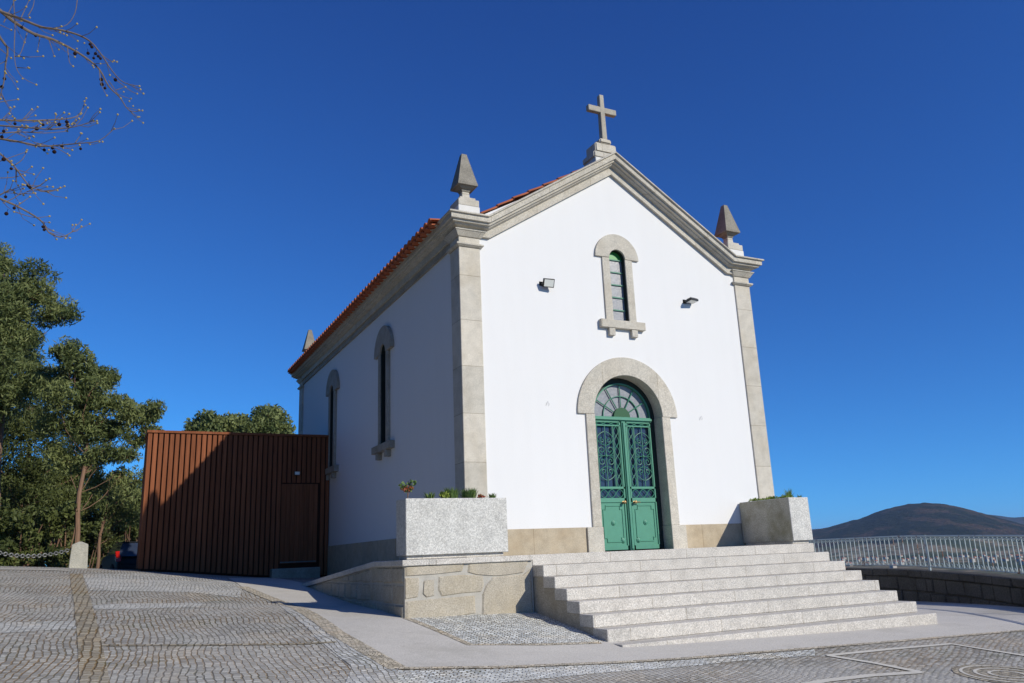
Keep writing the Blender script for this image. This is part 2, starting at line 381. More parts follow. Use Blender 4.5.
edge = [gp(*q) for q in [(242,587),(273,600),(297,608),(336,634),(398,670)]]
front = [gp(*q) for q in [(500,668.5),(600,664),(750,653.5),(860,645),(1024,631),(1075,626)]]
inner = [gp(*q) for q in [(600,643.5),(540,645.5),(470,645.5),(406,618.6)]]
sheet('path', [gp(228,578.5)]+edge+front+[(10.3,-3.3),(10.75,-2.59),(11.85,-.81),(12.67,1.11),(13.21,2.83),(13.62,4.34),(14.2,7.),(14.4,9.),(7.,9.),(7.,-3.3),(.52,-3.3)]+inner+[(-1.56,-1.3),(-1.45,4.),(-1.45,9.58)], MT['path'], .004)
strip('path_edging', edge, .22, MT['cobble_edge'], .008)
strip('path_edging', [edge[-1]]+front, .10, MT['cobble_edge'], .0085)
sheet('paving_corner', [inner[0], inner[1], inner[2], inner[3], (-1.5,-1.2), (.6,-1.2), (.6,-3.3)], MT['cobble_fine'], .0045)
strip('path_edging', [inner[3], inner[2], inner[1], inner[0]], .11, MT['cobble_edge'], .0082)
sheet('paving_band', [gp(*q) for q in [(82,574.5),(139,573.5),(225,578.5),(242,588),(240,598),(188,592.5),(90,591)]], MT['cobble_light'], .005)
sheet('paving_band', [gp(*q) for q in [(92,606),(120,604),(205,603.5),(200,607.5),(140,609),(95,610)]], MT['cobble_light'], .005)
sheet('paving_band', [gp(*q) for q in [(-30,624),(80,621.5),(85,629),(40,631),(-30,636)]], MT['cobble_light'], .005)
sheet('paving_band', edge[1:4]+[gp(*q) for q in [(398,670),(398,720),(330,720),(352,668),(318,640),(288,613)]], MT['cobble_light'], .005)
sheet('paving_band', [gp(*q) for q in [(398,672),(500,670.5),(600,666),(750,655.5),(815,650),(815,656),(740,662),(600,674),(500,684),(420,700),(398,700)]], MT['cobble_fine'], .005)
strip('paving_strip', [gp(*q) for q in [(76,574),(78,585),(82,600),(86,622),(90,645),(95,690),(97,720)]], .24, MT['cobble_tan'], .007)
strip('paving_strip', [gp(*q) for q in [(98,646),(200,645.5),(300,644.5),(336,643)]], .10, MT['cobble_tan'], .0075)
strip('paving_line', [gp(*q) for q in [(828,656.5),(890,650),(951,644.5),(1024,656),(1080,666)]], .10, MT['line'], .009)
strip('paving_line', [gp(*q) for q in [(828,656.5),(875,664.5),(921,673)]], .10, MT['line'], .0095)
strip('paving_line', [gp(*q) for q in [(921,673),(870,677),(825,682),(780,690)]], .12, MT['line'], .010)
c0 = gp(1008,676)
sheet('paving_circle', [(c0[0]+.55*math.cos(a*PI/18), c0[1]+.55*math.sin(a*PI/18)) for a in range(36)], MT['cobble_tan'], .006)
for r in (.18,.32,.46):
    mb = [(c0[0]+r*math.cos(a*PI/18), c0[1]+r*math.sin(a*PI/18)) for a in range(37)]
    strip('paving_circle_joint', mb, .035, MT['line'], .0105)
strip('kerb_strip', [gp(*q) for q in [(-60,569.4),(0,569.6),(40,570),(70,571)]], .35, MT['line'], .012)

# ------------------------------------------------------------------ chapel
W = 7.04; LEN = 13.77; MX = 3.52
chapel = thing('chapel', (MX, 0, 0), 'white granite-trimmed chapel with green arched door and stone cross on its gable', 'chapel')
fF = lambda a, b, d: (a, d, b)                 # facade plane: a=x b=z d=y
fS = lambda a, b, d: (d, a, b)                 # left side plane: a=y b=z d=x

def arch_loop(c, hw, z0, zs, n=20):
    return [(c-hw, z0), (c+hw, z0)]+[(c+hw*math.cos(PI*k/n), zs+hw*math.sin(PI*k/n)) for k in range(n+1)]
def holed(outer, holes, fn):
    b = bmesh.new()
    for lp in [outer]+holes:
        vs = [b.verts.new(fn(x, z, 0)) for x, z in lp]
        for i in range(len(vs)): b.edges.new((vs[i], vs[(i+1) % len(vs)]))
    bmesh.ops.triangle_fill(b, edges=b.edges[:], use_beauty=True)
    b.verts.index_update()
    return [v.co[:] for v in b.verts], [tuple(v.index for v in f.verts) for f in b.faces]
wall = MB()
wall.add(*holed([(.05,-.2),(W-.05,-.2),(W-.05,6.05),(MX,8.),(.05,6.05)], [arch_loop(MX,.9,-.05,2.55), arch_loop(MX,.27,4.4,5.81)], lambda a, b, d: (a,.03,b)))
SW = [4.6, 9.34]
wall.add(*holed([(.05,-1.2),(LEN-.05,-1.2),(LEN-.05,6.05),(.05,6.05)], [arch_loop(y,.33,2.5,4.65) for y in SW], lambda a, b, d: (.05,a,b)))
wall.add([(W-.05,.05,-1.2),(W-.05,LEN-.05,-1.2),(W-.05,LEN-.05,6.05),(W-.05,.05,6.05)], [(0,1,2,3)])
wall.add([(.05,LEN-.05,-1.2),(W-.05,LEN-.05,-1.2),(W-.05,LEN-.05,6.05),(MX,LEN-.05,8.),(.05,LEN-.05,6.05)], [(0,1,2,3,4)])
wall.build('wall', MT['white'], chapel, recalc=False)
# plinth course
pl = MB()
pl.box(.43,2.40,.02,.06,-.3,.445); pl.box(4.64,6.61,.02,.06,-.3,.445)
pl.box(.02,.06,.43,LEN-.43,-1.2,.445); pl.box(W-.06,W-.02,.43,LEN-.43,-1.5,.445)
pl.build('plinth', MT['plinth'], chapel, bevel=.006)
# pilasters
for x0, x1 in ((0,.43),(W-.43,W)):
    for y0, y1 in ((0,.43),(LEN-.43,LEN)):
        m_ = MB(); m_.box(x0,x1,y0,y1,-1.2,5.6); m_.box(x0,x1,y0,y1,5.665,5.95)
        q = m_.build('pilaster', MT['granite'], chapel, bevel=.008)
        n_ = MB(); n_.frustum((x0+x1)/2,(y0+y1)/2,5.6,5.63,.235,.235,.27,.27); n_.box((x0+x1)/2-.275,(x0+x1)/2+.275,(y0+y1)/2-.275,(y0+y1)/2+.275,5.63,5.665)
        n_.build('necking', MT['granite_trim'], q, bevel=.004)
        c_ = MB(); c_.frustum((x0+x1)/2,(y0+y1)/2,5.80,5.90,.235,.235,.30,.30); c_.frustum((x0+x1)/2,(y0+y1)/2,5.9005,5.925,.31,.31,.315,.315)
        c_.build('capital', MT['granite_trim'], q, bevel=.004)
# cornice: closed mitred sweep
prof = [(-.32,.02),(-.05,0),(.255,0),(.27,.012),(.27,.036),(.232,.042),(.228,.135),(.178,.142),(.182,.160),(.175,.178),(.125,.184),(.115,.205),(.075,.222),(.05,.228),(.035,.23),(.035,.365),(-.1,.365)]
Xb = .52; ZT = 6.2; ZA = 8.125
th = math.atan2(ZA-ZT, MX-Xb)
def loop_pts(p, h):
    # inset at the horizontal / rake bend and at the apex
    xb = Xb+h*math.tan(th/2); za = ZA-h/math.cos(th)
    fr = [(-p,-p,ZT-h),(xb,-p,ZT-h),(MX,-p,za),(W-xb,-p,ZT-h),(W+p,-p,ZT-h)]
    bk = [(x, LEN-y, z) for x, y, z in fr[::-1]]
    return fr+bk
co = MB(); LP = [loop_pts(*q) for q in prof]; n = len(LP[0])
co.v = [v for lp in LP for v in lp]
co.f = [(i*n+k, i*n+(k+1) % n, (i+1)*n+(k+1) % n, (i+1)*n+k) for i in range(len(LP)-1) for k in range(n)]
co.build('cornice', MT['granite_trim'], chapel, recalc=False)
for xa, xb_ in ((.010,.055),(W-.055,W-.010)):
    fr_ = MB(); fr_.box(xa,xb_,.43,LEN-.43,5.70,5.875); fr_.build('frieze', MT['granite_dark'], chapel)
# roof tiles
prf = [(-.42,6.17),(.2,6.285),(.55,6.40),(1.4,6.93),(2.5,7.56),(3.52,8.14)]
PX = np.array([q[0] for q in prf]); PZ = np.array([q[1] for q in prf])
def tiles(mirror, dz=0., x0=-.42, x1=3.52):
    m_ = MB(); Y0, Y1, per = .32, LEN-.03, .235; ncol = int(round((Y1-Y0)/per)); sy = 8
    ys = np.linspace(Y0, Y1, ncol*sy+1); rows = []
    s = x0; course = .36
    while s < x1-.02:
        e = min(s+course, x1); rows += [(s, .028), (s+.002, .03), (e-.001, .0)]; s = e
    for x, up in rows:
        z = float(np.interp(x, PX, PZ))
        for y in ys:
            ph = (y-Y0)/per % 1.; bump = .062*math.sqrt(max(0, 1-((ph-.5)/.30)**2)) if abs(ph-.5) < .30 else -.008
            m_.v.append((W-x if mirror else x, y, z+up+bump+dz))
    ny_ = len(ys)
    m_.f = [(i*ny_+j, i*ny_+j+1, (i+1)*ny_+j+1, (i+1)*ny_+j) for i in range(len(rows)-1) for j in range(ny_-1)]
    # under-eave thickness
    o = len(m_.v)
    for j, y in enumerate(ys):
        v = m_.v[j]; m_.v.append((v[0], v[1], v[2]-.022))
    for j, y in enumerate(ys):
        v = m_.v[j]; xx = x0+.55; m_.v.append((W-xx if mirror else xx, v[1], float(np.interp(xx, PX, PZ))-.06+dz))
    m_.f += [(j, j+1, o+j+1, o+j) for j in range(ny_-1)]+[(o+j, o+j+1, o+ny_+j+1, o+ny_+j) for j in range(ny_-1)]
    return m_
roof = tiles(False).build('roof', MT['tile'], chapel, recalc=False, smooth=True)
tiles(True).build('roof', MT['tile'], chapel, recalc=False, smooth=True)
for sgn in (0, 1):
    ev = MB()
    for zz, xe, per in ((6.115,-.385,.235),):
        y = .35
        while y < LEN-.2:
            for kk in range(1):
                pts = [(q, 0) for q in ()]
                n8 = 7; vs = []
                for xx in (xe, .1):
                    zc = zz+(xx-xe)*.18
                    for a in range(n8): vs.append((W-xx if sgn else xx, y+per/2+.095*math.cos(PI*a/(n8-1)), zc+.06*math.sin(PI*a/(n8-1))))
                    for a in range(n8): vs.append((W-xx if sgn else xx, y+per/2+.075*math.cos(PI-PI*a/(n8-1)), zc+.045*math.sin(PI*a/(n8-1))))
                m2 = 2*n8
                ev.add(vs, [tuple(range(m2)), tuple(range(2*m2-1, m2-1, -1))]+[(i, (i+1) % m2, (i+1) % m2+m2, i+m2) for i in range(m2)])
            y += per
    ev.build('eave_tiles', MT['tile'], roof, smooth=True)
rd = MB()
yy = .16
while yy < LEN-.3:
    vs = []
    for d, rr in ((0,.125),(.42,.105)):
        for a in range(9): vs.append((MX+rr*math.cos(PI*a/8), yy+d, 8.10+rr*.9*math.sin(PI*a/8)))
    rd.add(vs, [(i, i+1, i+10, i+9) for i in range(8)]); yy += .38
rd.build('ridge_tiles', MT['tile'], roof, recalc=False, smooth=True)

# portal
sr = MB()
sr.ring(MX,2.55,.80,1.166,fF,-.012,.34,40)
for s in (-1, 1):
    a, b = sorted((MX+s*.785, MX+s*.985)); sr.box(a,b,-.006,.34,.445,2.55)
    a, b = sorted((MX+s*.775, MX+s*1.12)); sr.box(a,b,-.022,.345,-.02,.445)
sr.build('portal_surround', MT['granite_trim'], chapel, bevel=.007)
# door leaves and fanlight
door = MB(); YD = .27
door.box(MX-.68,MX+.68,YD-.04,YD+.05,2.47,2.56); door.box(MX-.68,MX+.68,YD-.07,YD-.04,2.49,2.535)
door.box(MX-.045,MX+.045,YD-.05,YD+.04,.01,2.47)
door.box(MX-.025,MX+.025,YD-.075,YD-.05,.03,2.45)
doorO = door.build('door', MT['green'], chapel, bevel=.006)
def spiral(cx, cz, r0, r1, a0, turns, n=18, y=YD-.03, sx=1):
    return [(cx+sx*(r0+(r1-r0)*i/n)*math.cos(a0+turns*2*PI*i/n), y, cz+(r0+(r1-r0)*i/n)*math.sin(a0+turns*2*PI*i/n)) for i in range(n+1)]
for s in (-1, 1):
    X = lambda q: MX+s*(q if q < .06 else .06+(q-.06)*.82)      # q measured from the centre outwards
    def bx_(m_, a, b, y0, y1, z0, z1): a, b = sorted((X(a), X(b))); m_.box(a,b,y0,y1,z0,z1)
    lf = MB()
    bx_(lf,.06,.79,YD-.01,YD+.03,.02,.97)
    for z0, z1 in ((.02,.10),(.90,.985),(1.155,1.20),(2.37,2.395),(2.445,2.47)): bx_(lf,.06,.79,YD-.03,YD+.03,z0,z1)
    bx_(lf,.06,.10,YD-.03,YD+.03,.02,2.47); bx_(lf,.755,.79,YD-.03,YD+.03,.02,2.47)
    leaf = lf.build('leaf', MT['green'], doorO, bevel=.004)
    # raised octagonal moulding, bosses
    ml = MB(); a0, a1, z0, z1, cc = .17, .70, .17, .84, .07
    oc = [(a0,z0+cc),(a0+cc,z0+cc),(a0+cc,z0),(a1-cc,z0),(a1-cc,z0+cc),(a1,z0+cc),(a1,z1-cc),(a1-cc,z1-cc),(a1-cc,z1),(a0+cc,z1),(a0+cc,z1-cc),(a0,z1-cc)]
    ml.tube([(X(a),YD-.012,z) for a, z in oc], .014, 6, closed=True)
    for a, z in ((.435,.52),(.20,.19)): ml.lathe([(.05,0),(.048,-.012),(.03,-.02),(.028,-.03),(.005,-.035)], (X(a),YD-.01,z), 16, 'y')
    ml.build('moulding', MT['green'], doorO, smooth=True)
    kn = MB(); kn.lathe([(.028,0),(.028,-.008),(.012,-.012),(.012,-.035),(.028,-.045),(.033,-.06),(.026,-.075),(.004,-.08)], (X(.14),YD-.03,.90), 14, 'y')
    if s > 0: kn.tube([(X(.14),YD-.08,.905),(X(.27),YD-.085,.90)], .010, 6)
    kn.build('handle', MT['brass'], doorO, smooth=True)
    gl = MB(); bx_(gl,.06,.79,YD+.032,YD+.04,.985,2.47); gl.build('glass', MT['glass'], doorO)
    ir = MB(); R = .0085; yi = YD-.02
    for q in (.12,.275,.30,.735): ir.box(min(X(q-.007),X(q+.007)), max(X(q-.007),X(q+.007)), yi-.006, yi+.008, 1.2, 2.37)
    xc = .515
    ir.tube([(X(xc),yi,1.2),(X(xc),yi,2.37)], .011, 6)
    for zc, up in ((1.79,1),(1.79,-1)):
        for t in (-1, 1):
            # big C scrolls curling towards the stem at the middle, and small ones at the far end
            c_ = (X(xc)+t*.095, zc+up*.105)
            ir.tube([(c_[0]+.085*(1-i/22*.75)*math.cos(-PI/2*up+up*t*(i/22)*2.6*PI), yi, c_[1]+.085*(1-i/22*.75)*math.sin(-PI/2*up+up*t*(i/22)*2.6*PI)) for i in range(23)], R, 5)
            ir.tube([(X(xc)+t*(.02+.16*math.sin(PI*i/12)**.8), yi, zc+up*(.20+.27*i/12)) for i in range(13)], R, 5)
            c2 = (X(xc)+t*.075, zc+up*.30)
            ir.tube([(c2[0]+.055*(1-i/16*.7)*math.cos(PI/2*up-up*t*(i/16)*2.2*PI), yi, c2[1]+.055*(1-i/16*.7)*math.sin(PI/2*up-up*t*(i/16)*2.2*PI)) for i in range(17)], R, 5)
    ir.ball((X(xc),yi,1.79), .03, 8, 6); ir.tube([(X(.31),yi,1.79),(X(.73),yi,1.79)], .007, 5)
    for t in (-1, 1):                               # chain of ovals beside the astragal
        ir.tube([(X(.20)+t*.052*math.sin(PI*i*6/60), yi, 1.2+1.17*i/60) for i in range(61)], .008, 5)
    for zz in (1.07,2.42):                          # crossed lozenges in the two bands
        for t in (-1, 1):
            aa = .075 if zz < 2 else .026
            ir.tube([(X(.10+.655*i/40), yi, zz+t*aa*math.sin(2*PI*i/40*1.5)) for i in range(41)], .008, 5)
    ir.build('grille', MT['green_iron'], doorO, smooth=True)
dfm = MB(); dfm.ring(MX,2.55,.665,.81,fF,YD+.0,YD+.06,32)
for s in (-1, 1): a, b = sorted((MX+s*.662, MX+s*.79)); dfm.box(a,b,YD+.0,YD+.06,0.,2.55)
dfm.build('door_frame', MT['green_black'], doorO)
fl = MB()
fl.prism([(MX+.80*math.cos(PI*i/32), 2.55+.80*math.sin(PI*i/32)) for i in range(33)], fF, YD+.03, YD+.045)
fan = fl.build('fanlight', MT['fanglass'], doorO)
fi_ = MB(); fi_.ring(MX,2.56,.655,.68,fF,YD-.03,YD+.029,32); fi_.ring(MX,2.56,.415,.43,fF,YD-.005,YD+.025,28)
for k_ in range(1, 6):
    a = PI*k_/6; fi_.tube([(MX+.2*math.cos(a),YD,2.56+.2*math.sin(a)),(MX+.66*math.cos(a),YD,2.56+.66*math.sin(a))], .012, 5)
fi_.build('fanlight_bars', MT['green_iron'], doorO)
hd = MB(); hd.prism([(MX+.19*math.cos(PI*i/20), 2.56+.19*math.sin(PI*i/20)) for i in range(21)], fF, YD-.03, YD+.02); hd.build('half_disc', MT['green_dark'], doorO)

# windows
def window(fn, c, hw, ow, zs, zb, r1, y0, dep, sillw, sz, brk, glass, ndiv, stone='granite_trim'):
    wm = MB(); wm.ring(c,zs,hw,r1,fn,y0-.012,dep,28)
    for s in (-1, 1):
        a, b = sorted((c+s*hw, c+s*ow)); wm.prism([(a,zb),(b,zb),(b,zs),(a,zs)], fn, y0, dep)
    fr = wm.build('window', MT[stone], chapel, bevel=.006)
    sm = MB(); sm.prism([(c-sillw,sz),(c+sillw,sz),(c+sillw,sz+.165),(c-sillw,sz+.165)], fn, y0-.06, dep)
    for s in (-1, 1):
        a = c+s*brk; sm.prism([(a-.07,sz-.155),(a+.07,sz-.155),(a+.07,sz-.002),(a-.07,sz-.002)], fn, y0-.045, y0+.07)
    sm.build('sill', MT[stone], fr, bevel=.006)
    gz = MB(); gz.prism(arch_loop(c,hw,zb-.02,zs), fn, dep-.03, dep-.02)
    gz.build('glass', glass, fr)
    for i in range(ndiv):
        bm_ = MB(); z = zs-(i)*(zs-zb)/ndiv
        bm_.prism([(c-hw+.01,z-.012),(c+hw-.01,z-.012),(c+hw-.01,z+.012),(c-hw+.01,z+.012)], fn, dep-.055, dep-.028)
        bm_.build('glazing_bar', MT['green_iron'], fr)
    ln_ = MB(); ln_.ring(c,zs,hw-.008,hw+.004,fn,y0+.03,dep-.002,24)
    for s in (-1, 1):
        a, b = sorted((c+s*(hw-.008), c+s*(hw+.004))); ln_.prism([(a,zb+.001),(b,zb+.001),(b,zs),(a,zs)], fn, y0+.03, dep-.002)
    ln_.build('frame', MT['green_black'], fr)
    return fr
fw = window(fF, MX,.19,.365,5.81,4.455,.53,-.004,.15,.53,4.30,.27,MT['fanglass'],5)
tp = MB(); tp.prism([(MX+.19*math.cos(PI*i/20), 5.81+.19*math.sin(PI*i/20)) for i in range(21)], fF, .115, .119); tp.build('green_pane', MT['greenglass'], fw)
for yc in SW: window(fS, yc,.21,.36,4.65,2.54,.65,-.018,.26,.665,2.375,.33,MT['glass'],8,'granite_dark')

# pinnacles
def pinnacle(cx, cy):
    b_ = MB(); b_.box(cx-.222,cx+.222,cy-.222,cy+.222,6.19,6.46); q = b_.build('pinnacle', MT['limewash'], chapel, bevel=.01)
    m_ = MB(); m_.box(cx-.215,cx+.215,cy-.215,cy+.215,6.462,6.60); m_.box(cx-.165,cx+.165,cy-.165,cy+.165,6.60,6.66); m_.frustum(cx,cy,6.66,6.81,.085,.085,.075,.075)
    m_.build('pedestal', MT['granite'], q, bevel=.01)
    m_ = MB(); m_.frustum(cx,cy,6.81,6.86,.08,.08,.10,.10); m_.frustum(cx,cy,6.8601,6.905,.12,.12,.17,.17); m_.box(cx-.205,cx+.205,cy-.205,cy+.205,6.906,6.96); m_.frustum(cx,cy,6.961,7.625,.198,.198,.052,.052)
    m_.build('obelisk', MT['obelisk'], q, bevel=.003)
for cx in (.245, W-.245):
    for cy in (.245, LEN-.245): pinnacle(cx, cy)
# cross
cb_ = MB(); cb_.box(MX-.30,MX+.30,.06,.56,7.85,8.10); ped = cb_.build('cross_pedestal', MT['limewash'], chapel, bevel=.01)
m_ = MB()
m_.box(MX-.325,MX+.325,.065,.555,8.10,8.25); m_.box(MX-.265,MX+.265,.08,.48,8.25,8.47); m_.box(MX-.145,MX+.145,.07,.35,8.47,8.58)
m_.build('pedestal_tier', MT['granite'], ped, bevel=.025, segs=2)
m_ = MB(); m_.frustum(MX,.16,8.57,9.665,.062,.065,.052,.055); m_.box(MX-.355,MX+.355,.105,.215,9.225,9.36)
m_.build('cross', MT['cross'], ped, bevel=.008)

# ------------------------------------------------------------------ stairs
R_, T_ = .165, .337; YT = -1.389; XL, XR = .52, 6.517
st = thing('staircase', (MX, -2.5, -1.3), 'broad flight of pale speckled granite steps up to the green chapel door', 'staircase')
for i in range(8):
    m_ = MB(); yf = YT-i*T_
    yb = -.0 if i == 0 else YT-(i-1)*T_+.02
    zb = -R_*(i+1)-(.0 if i < 7 else .15); xl = XL
    m_.box(xl, XR, yf, yb, zb+.0015, -R_*i)
    m_.build('step', MT['granite_step'], st, bevel=.008)
m_ = MB()
prf_ = [(YT+.0,-R_)]
for i in range(7): prf_ += [(YT-i*T_+.012, -R_*(i+1)), (YT-(i+1)*T_+.012, -R_*(i+1))]
prf_ = [(-.05,-.3),(YT+.012,-.3)]+[q for i in range(1, 7) for q in ((YT-i*T_+.012+T_, -R_*(i+1)-.002), (YT-i*T_+.012, -R_*(i+1)-.002))]+[(YT-6*T_+.012,-1.7),(-.05,-1.7)]
m_.prism(prf_, lambda a, b, d: (d, a, b), XL+.012, XR-.012)
m_.build('stair_core', MT['rubble'], st)

# ------------------------------------------------------------------ low rubble wall
lw = thing('retaining_wall', (-1.3, 0, -.8), 'low rubble granite wall with sloping cap beside the chapel steps', 'wall')
bk = MB(); XW = -1.57; YW = -1.385
def capz(y): return 0. if y < 0 else -.41*y/5.27
bk.box(XW+.004,XW+.33,YW+.003,YW+.35,-1.1,-.09)
bk.prism([(YW+.004,-1.1),(YW+.004,-.085),(0,-.085),(5.2,-.50),(5.2,-1.1)], fS, XW+.005, XW+.33)
bk.box(XW+.331, XL-.004, YW+.003, YW+.35, -1.1, -.086)
bk.build('mortar_core', MT['mortar'], lw)
cp = MB()
cp.prism([(YW-.045,-.085),(YW-.045,.0),(0,.0),(5.3,-.41),(5.3,-.495),(0,-.085)], fS, XW-.045, XW+.36)
cp.box(XW+.36, XL-.003, YW-.045, YW+.38, -.0855, -.0005)
cp.build('cap', MT['granite_step'], lw, bevel=.008)
stn = MB()
Z = lambda u, v: (XW+(u-148)/332., -.085-(v-18)/404.)          # stones traced at their own size on the wall's face
STONES = [[(150,22),(462,14),(448,62),(300,72),(150,74)],[(482,14),(826,12),(788,88),(700,98),(620,100),(520,86),(474,70)],
 [(150,84),(222,88),(220,150),(214,196),(150,204)],[(246,106),(298,100),(298,194),(258,200),(240,178)],
 [(322,86),(450,82),(560,96),(564,150),(548,188),(440,190),(334,200),(316,158)],[(150,216),(300,210),(512,206),(516,308),(330,330),(150,340)],
 [(572,152),(612,106),(788,98),(832,64),(834,340),(546,340),(552,204)]]
for pg in STONES:
    cxm = sum(q[0] for q in pg)/len(pg); czm = sum(q[1] for q in pg)/len(pg)
    ou = [Z(*q) for q in pg]; inn = [Z(cxm+(q[0]-cxm)*.93, czm+(q[1]-czm)*.9) for q in pg]; n = len(pg); j = random.uniform(-.004,.005)
    vs = [(a, YW+.03, b) for a, b in ou]+[(a, YW+.004, b) for a, b in ou]+[(a, YW-.012+j, b) for a, b in inn]
    stn.add(vs, [tuple(range(2*n, 3*n))]+[(i, (i+1) % n, (i+1) % n+n, i+n) for i in range(n)]+[(i+n, (i+1) % n+n, (i+1) % n+2*n, i+2*n) for i in range(n)])
def rubble(mb, s0, s1, rows, fn, face, gap=.012, wmin=.25, wmax=.6, top=None, depth=.05):
    """courses of uneven blocks on a vertical face; top(s) trims the upper edge"""
    for z0, z1 in rows:
        s = s0
        while s < s1-.05:
            e = min(s1, s+random.uniform(wmin, wmax));
            if s1-e < wmin*.6: e = s1
            ta = z1 if top is None else min(z1, top(s)); tb = z1 if top is None else min(z1, top(e))
            if ta-z0 > .05 and tb-z0 > .03:
                j = lambda: random.uniform(-.012,.012); b = .02; q = random.uniform(-.012,.012)
                a_ = [(s+gap,z0+gap+j()),(e-gap,z0+gap+j()),(e-gap+j(),tb-gap),(s+gap+j(),ta-gap)]
                cx_ = sum(p[0] for p in a_)/4; cz_ = sum(p[1] for p in a_)/4
                i_ = [(p[0]+math.copysign(b, cx_-p[0]), p[1]+math.copysign(min(b,.3*abs(cz_-p[1])), cz_-p[1])) for p in a_]
                vs = [fn(x, z, face+depth) for x, z in a_]+[fn(x, z, face+.006) for x, z in a_]+[fn(x, z, face-.012+q) for x, z in i_]
                mb.add(vs, [(8,9,10,11)]+[(i, (i+1) % 4, (i+1) % 4+4, i+4) for i in range(4)]+[(i+4, (i+1) % 4+4, (i+1) % 4+8, i+8) for i in range(4)])
            s = e
rubble(stn, YW+.02, 5.1, [(-1.05,-.62),(-.62,-.34),(-.34,-.086)], fS, XW, top=lambda y: capz(y)-.09)
stn.build('stonework', MT['rubble'], lw)
rp = MB()
rp.prism([(YW+.2,-1.),(YW+.2,-.03),(0,-.03),(5.25,-.45),(9.5,-.40),(9.5,-1.)], fS, XW+.33, .03)
struct(rp.build('terrace', MT['path']))

# ------------------------------------------------------------------ planters and their plants
k = NM('soil', .95, .1); k.color((.05,.04,.03)); MT['soil'] = k.m
def planter(x0, x1, y0, y1, z0, z1, label, matl):
    t = thing('planter', ((x0+x1)/2, (y0+y1)/2, z0), label, 'planter', 'granite planters beside the steps')
    m_ = MB(); tk = .07
    m_.add([(x0,y0,z0),(x1,y0,z0),(x1,y1,z0),(x0,y1,z0),(x0,y0,z1),(x1,y0,z1),(x1,y1,z1),(x0,y1,z1),
            (x0+tk,y0+tk,z1),(x1-tk,y0+tk,z1),(x1-tk,y1-tk,z1),(x0+tk,y1-tk,z1),(x0+tk,y0+tk,z1-.1),(x1-tk,y0+tk,z1-.1),(x1-tk,y1-tk,z1-.1),(x0+tk,y1-tk,z1-.1)],
           [(0,3,2,1),(0,1,5,4),(1,2,6,5),(2,3,7,6),(3,0,4,7),(4,5,9,8),(5,6,10,9),(6,7,11,10),(7,4,8,11),(8,9,13,12),(9,10,14,13),(10,11,15,14),(11,8,12,15),(12,13,14,15)])
    bo = m_.build('box', MT['granite_planter'], t, bevel=.008); bo.data.materials.append(matl)
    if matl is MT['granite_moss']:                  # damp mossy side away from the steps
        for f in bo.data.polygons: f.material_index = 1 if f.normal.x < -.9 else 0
    m_ = MB(); m_.box(x0+tk+.001,x1-tk-.001,y0+tk+.001,y1-tk-.001,z1-.098,z1-.03); m_.build('soil', MT['soil'], t)
    m_ = MB(); m_.box(x0+.03,x1-.06,y0+.06,y1-.03,z0-.055,z0-.0005); m_.build('foot', MT['granite_step'], t, bevel=.005)
    return t
planter(-1.525,.14,-1.33,-.88,.06,.885,'long granite planter on the low rubble wall left of the steps','' or MT['granite_planter'])
planter(6.05,6.55,-1.36,-.0,.057,.855,'stained granite planter at the right top end of the steps',MT['granite_moss'])

def leafmat(name, a, b, rough=.6, trans=.25):
    k = NM(name, rough, .3); at_ = k.n('Attribute'); at_.attribute_name = 'tint'
    k.color(k.mix(at_.outputs['Fac'], a, b))
    try: k.b.inputs['Transmission Weight'].default_value = 0.
    except Exception: pass
    tr = k.n('BsdfTranslucent'); k.l(k.mix(at_.outputs['Fac'], tuple(x*1.1 for x in a), tuple(x*1.3 for x in b)), tr.inputs['Color'])
    mx = k.n('MixShader'); mx.inputs[0].default_value = trans; out = [x for x in k.nt.nodes if x.type == 'OUTPUT_MATERIAL'][0]
    k.l(k.b.outputs[0], mx.inputs[1]); k.l(tr.outputs[0], mx.inputs[2]); k.l(mx.outputs[0], out.inputs[0])
    return k.m
MT['leaf_euc'] = leafmat('eucalyptus_leaf', (.065,.095,.030), (.25,.28,.10))
MT['leaf_dark'] = leafmat('dark_leaf', (.036,.054,.016), (.145,.17,.05))
MT['leaf_mid'] = leafmat('yellowish_leaf', (.05,.062,.02), (.16,.15,.05))
MT['leaf_grass'] = leafmat('grass_blade', (.07,.14,.04), (.20,.28,.08))
MT['leaf_lime'] = leafmat('lime_leaf', (.18,.25,.04), (.32,.38,.08))
MT['leaf_red'] = leafmat('red_leaf', (.48,.07,.05), (.30,.16,.06))
k = NM('bark', .9, .15); p = k.pos(); g = k.noise(k.mapping(p, (5,5,.8)), 2., 5, .7); k.color(k.mix(g, (.12,.065,.04), (.30,.19,.13))).bump(g, .6, .03); MT['bark'] = k.m
k = NM('pale_bark', .85, .2); p = k.pos(); g = k.noise(k.mapping(p, (9,9,9)), 2., 4, .7); k.color(k.mix(g, (.075,.055,.045), (.24,.19,.15))); MT['bark_pale'] = k.m

